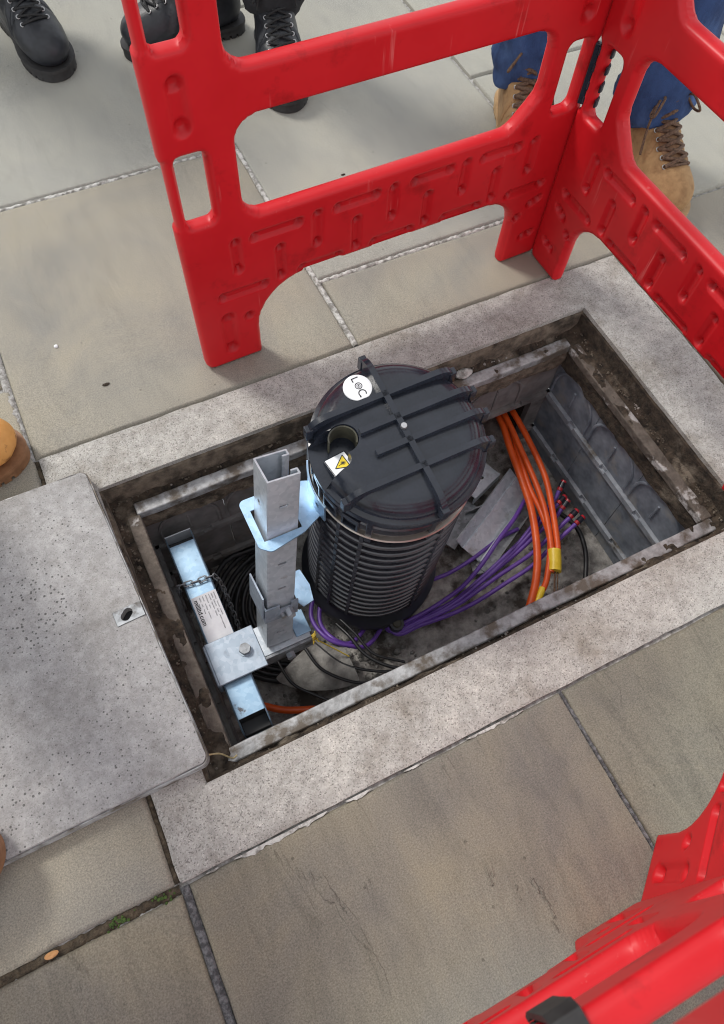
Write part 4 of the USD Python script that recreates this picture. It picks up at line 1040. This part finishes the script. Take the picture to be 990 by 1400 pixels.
# angle of pipe behind the canister on the far side
t = cyl((0.318, 0.402, -0.060), (0.3295, 0.4240, -0.028), 0.0062, None, 20)
hl_ = M(t) - M(cyl((0.314, 0.394, -0.072), (0.3255, 0.4163, -0.0395), 0.0042, None, 16))
obj('pipe_stub', hl_, 'cast_zinc', smooth=30, label='short zinc pipe stub between the canister and the far ledge', cat='pipe')


# loose galvanised angles on the floor
def angle_piece(A, D, w1, w2, up, th=0.003, hole_at=None, fold=0.0):
    """A folded strip: leg w1 to one side lying flat, leg w2 standing, along A -> D."""
    A, D = np.array(A, float), np.array(D, float)
    d = D - A; L = np.linalg.norm(d); d /= L
    s = np.cross(up, d); s /= np.linalg.norm(s); u = np.cross(d, s)
    Tm = np.eye(4); Tm[:3, 0], Tm[:3, 1], Tm[:3, 2], Tm[:3, 3] = d, s, u, A
    f = M(bx(0, L, min(0, w1), max(0, w1), 0, th))
    if hole_at:
        for hx_ in hole_at:
            f = f - m3.Manifold.cylinder(0.02, 0.0042, 0.0042, 16, True).translate((hx_, w1 * 0.55, 0))
    out = f + M(bx(0, L, 0, th, 0, w2)).rotate((fold, 0, 0)) if w2 > 0 else f
    t = T(out); t.apply_transform(Tm)
    return t


obj('steel_angle', cat([angle_piece((0.5605, 0.241, -0.318), (0.721, 0.320, -0.285), -0.044, 0.026, (0.25, -0.35, 1), fold=-62.0), angle_piece((0.5795, 0.2035, -0.327), (0.740, 0.2825, -0.294), 0.003, 0.009, (0.1, -0.05, 1))]), 'loose_steel', smooth=False,
    label='long loose galvanised steel angle lying beside the canister', cat='steel angle')
obj('steel_plate', cat([angle_piece((0.550, 0.250, -0.335), (0.640, 0.300, -0.330), 0.045, 0, (0, 0, 1)), angle_piece((0.606, 0.304, -0.330), (0.645, 0.300, -0.322), 0.002, 0.014, (0, 0, 1))]), 'old_galvanised', smooth=False,
    label='flat galvanised plate partly under the long angle by the canister', cat='steel plate')
obj('steel_tab', cat([angle_piece((0.628, 0.318, -0.30), (0.700, 0.345, -0.30), 0.036, 0.0, (0, 0, 1), hole_at=[0.045]), angle_piece((0.628, 0.317, -0.322), (0.702, 0.3445, -0.322), 0.003, 0.024, (0, 0, 1))]), 'loose_steel', smooth=False,
    label='short steel angle with one round hole behind the long angle', cat='steel angle')
obj('steel_offcut', cat([angle_piece((0.585, 0.178, -0.338), (0.722, 0.250, -0.322), 0.030, 0.006, (0, 0, 1)), angle_piece((0.560, 0.190, -0.342), (0.594, 0.181, -0.340), 0.026, 0.0, (0, 0, 1))]), 'old_galvanised', smooth=False,
    label='dull steel offcut under the purple cables, right of the long angle', cat='steel offcut')

# ------------------------------------------------------------------ red barrier panels
PW, PH, PT = 0.622, 0.675, 0.024


def rr(x0, z0, x1, z1, r):
    return sbox(x0 + r, z0 + r, x1 - r, z1 - r).buffer(r, 8)


def panel_outline():
    b = sbox(-0.010, 0, PW, PH).buffer(-0.012).buffer(0.012, 8)
    arch = unary_union([rr(0.086, -0.30, 0.30, 0.142, 0.085), rr(0.20, -0.30, 0.545, 0.142, 0.062), sbox(0.17, -0.3, 0.46, 0.142)])
    arch = arch.union(sbox(0.0855, -0.1, 0.5455, 0.03))
    b = b.difference(arch)
    for z0, z1 in ((0.268, 0.404), (0.462, 0.612)):
        w = Polygon([(0.084, z0), (0.500, z0), (0.538, z0 + 0.045), (0.538, z1), (0.084, z1)]).buffer(-0.030).buffer(0.030, 8)
        b = b.difference(w)
    for z0, z1 in ((0.277, 0.378), (0.498, 0.606)):
        b = b.difference(rr(0.006, z0, 0.045, z1, 0.010))
        b = b.difference(rr(0.566, z0, 0.604, z1, 0.010))
        b = b.difference(sbox(-0.02, z0 + 0.003, -0.0065, z1 - 0.003))
        b = b.difference(sbox(0.6165, z0 + 0.003, 0.64, z1 - 0.003))
    return b.buffer(-0.003).buffer(0.006).buffer(-0.003)


SLOTS = [((0.065, 0.234), (0.065, 0.187), 0), ((0.093, 0.234), (0.159, 0.235), 0), ((0.129, 0.201), (0.128, 0.151), 0), ((0.188, 0.238), (0.187, 0.189), 0), ((0.035, 0.145), (0.1, 0.145), 0),
         ((0.161, 0.150), (0.222, 0.150), 0), ((0.250, 0.205), (0.250, 0.158), 0), ((0.219, 0.238), (0.280, 0.239), 0), ((0.309, 0.240), (0.309, 0.191), 0), ((0.281, 0.153), (0.343, 0.153), 0),
         ((0.343, 0.240), (0.402, 0.240), 0), ((0.369, 0.207), (0.369, 0.160), 0), ((0.403, 0.153), (0.465, 0.154), 0), ((0.430, 0.241), (0.430, 0.194), 0), ((0.489, 0.208), (0.490, 0.160), 0),
         ((0.460, 0.240), (0.520, 0.240), 0), ((0.549, 0.240), (0.550, 0.192), 0), ((0.524, 0.153), (0.585, 0.155), 0), ((0.576, 0.119), (0.590, 0.124), 0), ((0.555, 0.098), (0.555, 0.098), 0),
         ((0.579, 0.050), (0.594, 0.052), 0), ((0.037, 0.100), (0.036, 0.035), 1), ((0.070, 0.092), (0.070, 0.092), 0), ((0.024, 0.462), (0.024, 0.414), 1), ((0.580, 0.462), (0.580, 0.414), 1)]


def make_panel():
    P = panel_outline()
    cell = 0.0032
    xs, zs = np.arange(-0.014, PW + 0.006, cell), np.arange(-0.004, PH + 0.006, cell)
    X, Zg = np.meshgrid(xs, zs, indexing='ij')
    pts = np.stack([X.ravel(), Zg.ravel()], 1)
    sp = shapely.points(pts)
    bd = P.boundary
    shapely.prepare(P)
    d = shapely.distance(bd, sp)
    inn = shapely.contains(P, sp)
    sd = np.where(inn, d, -d)
    snap = np.abs(sd) < cell * 0.62
    proj = shapely.line_interpolate_point
    lines = list(bd.geoms) if hasattr(bd, 'geoms') else [bd]
    ids = np.nonzero(snap)[0]
    best = np.full(len(ids), 1e9)
    newp = pts[ids].copy()
    for L in lines:
        s = shapely.line_locate_point(L, sp[ids])
        q = shapely.line_interpolate_point(L, s)
        dd = shapely.distance(q, sp[ids])
        m = dd < best
        c = shapely.get_coordinates(q)
        newp[m] = c[m]; best[m] = dd[m]
    pts[ids] = newp
    sd[ids] = 0
    keep = sd >= 0
    idx = np.arange(len(pts)).reshape(X.shape)
    q = np.stack([idx[:-1, :-1], idx[1:, :-1], idx[1:, 1:], idx[:-1, 1:]], -1).reshape(-1, 4)
    tri = np.vstack([q[:, [0, 1, 2]], q[:, [0, 2, 3]]])
    tri = tri[keep[tri].all(1)]
    # drop triangles whose middle lies outside (bridges over narrow gaps)
    mid = pts[tri].mean(1)
    tri = tri[shapely.contains(P.buffer(0.0004), shapely.points(mid))]
    a = pts[tri]
    area = np.abs(np.cross(a[:, 1] - a[:, 0], a[:, 2] - a[:, 0]))
    tri = tri[area > 1e-9]
    R = 0.0075
    s = np.clip(sd, 0, R)
    hgt = PT / 2 - R + np.sqrt(np.maximum(R * R - (R - s) ** 2, 0))
    rec = np.zeros(len(pts))
    sp2 = shapely.points(pts)

    def sm(x, a_, b_):
        t_ = np.clip((x - a_) / (b_ - a_), 0, 1)
        return t_ * t_ * (3 - 2 * t_)
    for A, B_, big_ in SLOTS:
        w = 0.0115 if big_ else 0.0077
        dl = shapely.distance(LineString([A, B_]) if A != B_ else Point(A), sp2)
        rec = np.maximum(rec, (0.0046 if A != B_ else 0.007) * (1 - sm(dl, w * 0.62, w * 1.08)))
        for E_ in (A, B_):
            de = np.hypot(pts[:, 0] - E_[0], pts[:, 1] - E_[1])
            rec = np.maximum(rec, 0.0102 * (1 - sm(de, w * 0.45, w * 1.05)))
    hgt = hgt - rec * np.clip(s / R, 0, 1)
    used_v = np.unique(tri)
    mp = -np.ones(len(pts), int); mp[used_v] = np.arange(len(used_v))
    n = len(used_v)
    p2, h2 = pts[used_v], hgt[used_v]
    F = mp[tri]
    front = np.stack([p2[:, 0], -h2, p2[:, 1]], 1)
    back = np.stack([p2[:, 0], h2, p2[:, 1]], 1)
    V = np.vstack([front, back])
    e_ = np.vstack([F[:, [0, 1]], F[:, [1, 2]], F[:, [2, 0]]])
    key = np.sort(e_, 1)
    _, inv, cnt = np.unique(key, axis=0, return_inverse=True, return_counts=True)
    be = e_[cnt[inv.ravel()] == 1]
    W_ = np.vstack([np.stack([be[:, 1], be[:, 0], be[:, 0] + n], 1), np.stack([be[:, 1], be[:, 0] + n, be[:, 1] + n], 1)])
    t = trimesh.Trimesh(V, np.vstack([F, F[:, ::-1] + n, W_]), process=False)
    if t.volume < 0:
        t.invert()
    return t


PANEL = make_panel()


def rods(x):
    """The round hinge rods that show in the two small windows at one side of a panel."""
    return [cyl((x, 0, z0), (x, 0, z1), 0.0068, None, 14) for z0, z1 in ((0.272, 0.384), (0.492, 0.612))]


def clip_():
    """Black hinge clip: a spine with four C hooks, to stand against a rod."""
    out = [T(rbox(-0.005, 0.003, -0.004, 0.004, 0.287, 0.372, 0.001))]
    for z in (0.290, 0.312, 0.337, 0.360):
        a = np.radians(np.linspace(-35, 215, 18))
        out.append(M(ext(LineString([(0.012 + 0.0105 * math.cos(q), 0.0105 * math.sin(q)) for q in a]).buffer(0.0017), z, z + 0.010)))
    return cat(out)


barriers = [((0.2330, 0.5975, 0.0), math.atan2(0.016, 0.625), 'red plastic barrier panel standing behind the chamber, facing the viewer'),
            ((0.8630, -0.022, 0.0), math.atan2(0.620, -0.009), 'red plastic barrier panel at right, joined at the far corner behind the chamber'),
            ((0.412, -0.352, 0.0), math.atan2(0.043, 0.053), 'red plastic barrier panel at lower right whose arched foot rests on the flags'),
            ((0.398, -0.352, 0.0), math.pi - 0.0, 'red plastic barrier panel cropped by the bottom edge, nearest the viewer')]
first = None
for i, (loc, rz, lb) in enumerate(barriers):
    if i == 0:
        first = thing('barrier_panel', lb, 'barrier', loc, rz, 'red folding barrier panels round the chamber')
        obj('moulded_panel', PANEL, 'red_plastic', first, smooth=55, local=True)
        for x in (0.0005, 0.6105):
            for r_ in rods(x):
                obj('hinge_rod', r_, 'red_plastic', first, smooth=50, local=True)
    else:
        x = thing('barrier_panel', lb, 'barrier', loc, rz, 'red folding barrier panels round the chamber', lean=7.3 if i == 3 else 0.0)
        pr = stage.GetPrimAtPath(x)
        pr.GetReferences().AddInternalReference(Sdf.Path(first))
        pr.SetInstanceable(True)
hc_ = thing('hinge_clip', 'black hinge clip joining the two red barrier panels at the far corner', 'clip', (0.8455, 0.5970, 0.0), math.radians(-50))
obj('clip_body', clip_(), 'black_gloss', hc_, smooth=30, local=True)
st_ = LineString([(-0.010, 0.3985), (0.0150, 0.3990), (0.0170, 0.407), (0.0170, 0.459), (0.0130, 0.4670), (-0.0130, 0.4670), (-0.0170, 0.459), (-0.0170, 0.407), (-0.0140, 0.3960)]).buffer(0.0020, 6)
t = trimesh.creation.extrude_polygon(st_, 0.020, engine='earcut')
t.apply_transform(np.array([[0, 0, 1, 0], [1, 0, 0, 0], [0, 1, 0, 0], [0, 0, 0, 1]], float))
hc2 = thing('rubber_strap', 'black rubber strap folded over the nearest barrier rail at the bottom edge', 'strap', (0.192, -0.352, 0.0), math.pi, lean=7.3)
obj('strap_band', noisy(refined(M(t), 0.012), 0.0008, 30, 3), 'black_rubber', hc2, smooth=40, local=True)

# ------------------------------------------------------------------ people: boots and legs
def ell(c, r):
    return m3.Manifold.sphere(1.0, 28).scale(r).translate(c)


def make_boot_upper(s=1.0, shaft=0.165):
    toe = ell((0.226, 0.003, 0.047), (0.043, 0.044, 0.034))
    ball = ell((0.185, 0.003, 0.052), (0.05, 0.0485, 0.042))
    ins = ell((0.135, 0.0, 0.066), (0.052, 0.040, 0.056))
    ank = ell((0.082, 0, 0.098), (0.055, 0.038, 0.05))
    heel = ell((0.046, 0, 0.052), (0.046, 0.037, 0.046))
    sh = ell((0.072, 0, shaft), (0.056, 0.046, 0.012))
    H_ = m3.Manifold.batch_hull
    u = H_([toe, ball]) + H_([ball, ins]) + H_([ins, ank, heel]) + H_([ball, heel]) + H_([ank, sh]) + H_([heel, sh])
    u = u.trim_by_plane((0, 0, 1), 0.020)
    t = refined(u, 0.006)
    t = trimesh.Trimesh(t.vertices, t.faces, process=True)
    trimesh.smoothing.filter_taubin(t, 0.5, -0.52, iterations=22)
    p = np.asarray(t.vertices)
    # creases over the vamp and at the ankle
    cr = np.sin(p[:, 0] * 210 + p[:, 2] * 60 + 2 * meshkit.noise(p * 40)) * 0.0019 * np.exp(-((p[:, 0] - 0.168) / 0.022) ** 2) * (p[:, 2] > 0.05)
    cr2 = np.sin(p[:, 2] * 230 + 3 * meshkit.noise(p * 30)) * 0.0022 * np.exp(-((p[:, 2] - 0.115) / 0.025) ** 2)
    cr3 = (meshkit.fbm(p * 60, 3, 2) - 0.5) * 0.0016
    t.vertices = p + t.vertex_normals * (cr + cr2 + cr3)[:, None]
    return t


UPPER = make_boot_upper()


def shell(t, mask, off, edge=True):
    """The faces of t whose middle satisfies mask, lifted by off along the normals, with a skirt: a panel stitched onto the upper."""
    f = t.faces[mask(t.triangles_center)]
    sub = trimesh.Trimesh(t.vertices, f, process=False)
    n = t.vertex_normals
    V0 = np.asarray(t.vertices)
    e_ = np.vstack([f[:, [0, 1]], f[:, [1, 2]], f[:, [2, 0]]])
    key = np.sort(e_, 1)
    _, inv, cnt = np.unique(key, axis=0, return_inverse=True, return_counts=True)
    be = e_[cnt[inv.ravel()] == 1]
    bv = np.unique(be)
    V1 = V0 + n * off
    V1[bv] = V0[bv] + n[bv] * off * 0.55
    N_ = len(V0)
    low = V0 - n * 0.0006
    F = np.vstack([f, np.stack([be[:, 1], be[:, 0], be[:, 0] + N_], 1), np.stack([be[:, 1], be[:, 0] + N_, be[:, 1] + N_], 1)])
    o = trimesh.Trimesh(np.vstack([V1, low]), F, process=False)
    o.remove_unreferenced_vertices()
    return o


def sole_poly(grow=0.0):
    c = np.array([(0.000, 0.0), (0.006, 0.024), (0.030, 0.038), (0.075, 0.037), (0.125, 0.040), (0.170, 0.051), (0.205, 0.053), (0.240, 0.044), (0.264, 0.022), (0.271, 0.000),
                  (0.264, -0.022), (0.240, -0.040), (0.205, -0.047), (0.170, -0.046), (0.125, -0.037), (0.075, -0.036), (0.030, -0.037), (0.006, -0.024)])
    return Polygon(smooth_path(np.vstack([c, c[:1]]), 6)[:-1]).buffer(grow)


from trimesh.ray.ray_triangle import RayMeshIntersector
_ray = RayMeshIntersector(UPPER)


def on_upper(x, y, z):
    """The point of the upper below/behind a point seen from the front and above."""
    o = np.array([[x + 0.3, y, z + 0.3]])
    h_, _, _ = _ray.intersects_location(o, np.array([[-0.7071, 0, -0.7071]]), multiple_hits=True)
    if not len(h_):
        return np.array([x, y, z])
    return h_[np.argmin(np.linalg.norm(h_ - o, axis=1))]


def boot(person, loc, heading, style, flip=1, rough_loose=False):
    """loc: middle of the heel on the ground; heading: direction of the toe in radians."""
    S = np.diag([1, flip, 1, 1.0])
    R_ = trimesh.transformations.rotation_matrix(heading, [0, 0, 1])
    R_[:3, 3] = loc

    def Bt(t):
        t = T(t).copy()
        t.apply_transform(S)
        if flip < 0 and not isinstance(t, list):
            t.invert() if t.faces.shape[0] else None
        t.apply_transform(R_)
        return t
    up, cap, so, welt, lace, tng = {'black': ('black_leather', 'black_leather', 'black_rubber', 'black_rubber', 'black_lace', 'black_leather'),
                              'tan': ('tan_nubuck', 'tan_nubuck', 'tan_sole', 'tan_sole', 'brown_lace', 'brown_nubuck'),
                              'orange': ('orange_nubuck', 'orange_nubuck', 'brown_sole', 'brown_sole', 'brown_lace', 'brown_nubuck')}[style]
    b = obj('boot', Bt(UPPER), up, person, smooth=60)
    obj('toe_cap', Bt(shell(UPPER, lambda c: (c[:, 0] + 0.9 * (c[:, 1] ** 2) / 0.05 > 0.203) & (c[:, 2] > 0.022), 0.0016)), cap, b, smooth=60)
    obj('quarter', Bt(shell(UPPER, lambda c: (c[:, 0] < 0.172 - 0.55 * np.maximum(0.045 - np.abs(c[:, 1]), 0)) & (np.abs(c[:, 1]) > 0.0155) & (c[:, 2] > 0.022) & (c[:, 2] < 0.150), 0.0014)), up, b, smooth=60)
    obj('collar', Bt(shell(UPPER, lambda c: (c[:, 2] > 0.138) & (c[:, 2] < 0.166), 0.0042)), tng, b, smooth=60)
    w_ = M(ext(sole_poly(0.0025), 0.018, 0.0245))
    obj('welt', Bt(refined(w_, 0.03)), welt, b, smooth=40)
    s_ = M(ext(sole_poly(0.0005), 0.001, 0.0185)) - M(ext(sbox(0.072, -0.1, 0.100, 0.1), -0.01, 0.008))
    for x in np.arange(0.012, 0.27, 0.016):
        for y in (-1, 1):
            s_ = s_ - M(bx(x, x + 0.005, *sorted((y * 0.032, y * 0.06)), -0.001, 0.0075))
    obj('sole', Bt(s_), so, b, smooth=40)
    # tongue, eyelets and laces
    obj('tongue', Bt(shell(UPPER, lambda c: (np.abs(c[:, 1]) < 0.0215) & (c[:, 0] > 0.095) & (c[:, 0] < 0.200) & (c[:, 2] > 0.07) & (c[:, 2] < 0.168), 0.0009)), tng, b, smooth=60)
    NR = 8
    ts = np.linspace(0, 1, NR)
    L_, Rr = [], []
    for t_ in ts:
        x, z = 0.194 - 0.074 * t_, 0.074 + 0.084 * t_
        y = 0.0225 + 0.003 * (1 - t_)
        L_.append(on_upper(x, y, z) + [0.0022, 0, 0.0022]); Rr.append(on_upper(x, -y, z) + [0.0022, 0, 0.0022])
    for p in L_ + Rr:
        to = trimesh.creation.torus(0.0034, 0.0011, 14, 8)
        to.apply_transform(trimesh.geometry.align_vectors([0, 0, 1], [0.7, 0.0, 0.7]))
        to.apply_translation(p)
        obj('eyelet', Bt(to), 'eyelet_metal', b, smooth=60)
    lift = np.array([0.0036, 0, 0.0036])
    for i in range(NR - 1):
        for A, B_ in ((L_[i], Rr[i + 1]), (Rr[i], L_[i + 1])):
            m_ = on_upper(*((A + B_) / 2)) + lift * (1.6 if A is L_[i] else 1.0)
            obj('lace', Bt(tube([A + lift * 0.3, m_, B_ + lift * 0.3], 0.0021 if style == 'black' else 0.0036, 7)), lace, b, smooth=60)
    obj('lace', Bt(tube([L_[0] + lift * 0.3, on_upper(*((L_[0] + Rr[0]) / 2)) + lift, Rr[0] + lift * 0.3], 0.0023, 7)), lace, b, smooth=60)
    for s in (-1, 1):
        e0 = (L_ if s > 0 else Rr)[NR - 1]
        obj('lace', Bt(tube([e0 + lift, e0 + [0.018, s * 0.006, 0.012], e0 + [0.030, s * 0.022, -0.010], e0 + [0.016, s * 0.020, -0.016], e0 + [0.004, s * 0.002, 0.004]], 0.0023, 7)), lace, b, smooth=60)
        if s < 0 and style != 'black':
            continue
        tail = [e0 + lift, e0 + [0.014, s * 0.012, 0.002], e0 + [0.024, s * 0.022, -0.022], e0 + [0.030, s * 0.024, -0.050], e0 + [0.044, s * 0.030, -0.074]] if style != 'black' else [e0 + lift, e0 + [0.014, s * 0.010, -0.004], e0 + [0.020, s * 0.016, -0.030]]
        obj('lace', Bt(tube(tail, 0.0022, 7)), lace, b, smooth=60)
    return b


def trousers(person, feet, hips, r_hem, hem, mat_, seed, knee_bulge=0.0, top=0.86):
    """feet: [(x, y)] of the ankles; one continuous garment, hems at height hem, waist at top."""
    parts = []
    H_ = m3.Manifold.batch_hull
    hx, hy = hips
    for i, (x, y) in enumerate(feet):
        side_ = np.array([x - hx, y - hy]); n_ = np.linalg.norm(side_) or 1
        side_ = side_ / n_ * min(n_, 0.09)
        hp = (hx + side_[0], hy + side_[1], top - 0.08)
        kn_ = ((x + hp[0]) / 2, (y + hp[1]) / 2, 0.46)
        a = ell((x, y, hem), (r_hem, r_hem, 0.02)); b = ell((x + 0.1 * (kn_[0] - x), y + 0.1 * (kn_[1] - y), hem + 0.07), (r_hem * 0.98,) * 3)
        k_ = ell(kn_, (0.072, 0.072, 0.08)); u_ = ell(hp, (0.095, 0.095, 0.10))
        parts += [H_([a, b]), H_([b, k_]), H_([k_, u_])]
        parts.append(H_([u_, ell((hx, hy, top - 0.02), (0.13, 0.12, 0.05))]))
    u = parts[0]
    for q in parts[1:]:
        u = u + q
    u = u.trim_by_plane((0, 0, 1), hem - 0.004).trim_by_plane((0, 0, -1), -top)
    t = refined(u, 0.016)
    t = trimesh.Trimesh(t.vertices, t.faces, process=True)
    trimesh.smoothing.filter_taubin(t, 0.5, -0.52, iterations=10)
    p = np.asarray(t.vertices)
    low = np.exp(-np.clip(p[:, 2] - hem, 0, 1) / 0.12)
    wr = (meshkit.fbm(p * [16, 16, 44] + seed, 4, seed) - 0.5) * (0.010 + 0.015 * low)
    wr += np.sin(p[:, 2] * 95 + 5 * meshkit.noise(p * 9 + seed)) * 0.0034 * low
    t.vertices = p + t.vertex_normals * wr[:, None]
    return obj('trousers', t, mat_, person, smooth=70)


def foot(loc, toe):
    """heel position and heading from heel and toe on the ground."""
    return (loc[0], loc[1], 0.0), math.atan2(toe[1] - loc[1], toe[0] - loc[0])


def from_toe(tx, ty, ang, L=0.272):
    return (tx - L * math.cos(ang), ty - L * math.sin(ang), 0.0), ang


def ankle(h_):
    (x, y, _), a = h_
    return (x + 0.072 * math.cos(a), y + 0.072 * math.sin(a))


def person(name_label, feet, styles, hem, r_hem, mat_, seed, hips=None, z=(0, 0)):
    an = [ankle(f) for f in feet]
    hp = hips or tuple(np.mean(an, 0))
    p = thing('person', name_label, 'person', (hp[0], hp[1], 0.0))
    for k, (f, s) in enumerate(zip(feet, styles)):
        boot(p, (f[0][0], f[0][1], z[k]), f[1], s, 1 if k == 0 else -1)
    trousers(p, an, hp, r_hem, hem, mat_, seed)
    return p


D_ = math.radians
person('person at top left in black work boots with rounded toe cap, one boot in view',
       [from_toe(0.212, 1.395, D_(-82)), from_toe(-0.12, 1.60, D_(-100))], ['black', 'black'], 0.150, 0.066, 'dark_cloth', 3)
person('person in black trousers and black lace-up boots standing behind the far barrier',
       [from_toe(0.352, 1.425, D_(184)), from_toe(0.598, 1.125, D_(-105))], ['black', 'black'], 0.098, 0.070, 'black_cloth', 4)
person('person in blue jeans and tan lace-up boots behind the far barrier corner',
       [from_toe(0.915, 0.755, D_(-118)), from_toe(1.125, 0.545, D_(-101))], ['tan', 'tan'], 0.094, 0.070, 'denim', 5)
person('person at left edge in orange tan boots astride the pulled-off cover slab',
       [from_toe(-0.071, 0.558, D_(0)), from_toe(-0.224, 0.030, D_(-4))], ['orange', 'orange'], 0.150, 0.068, 'dark_cloth', 6, z=(0, 0.0275))
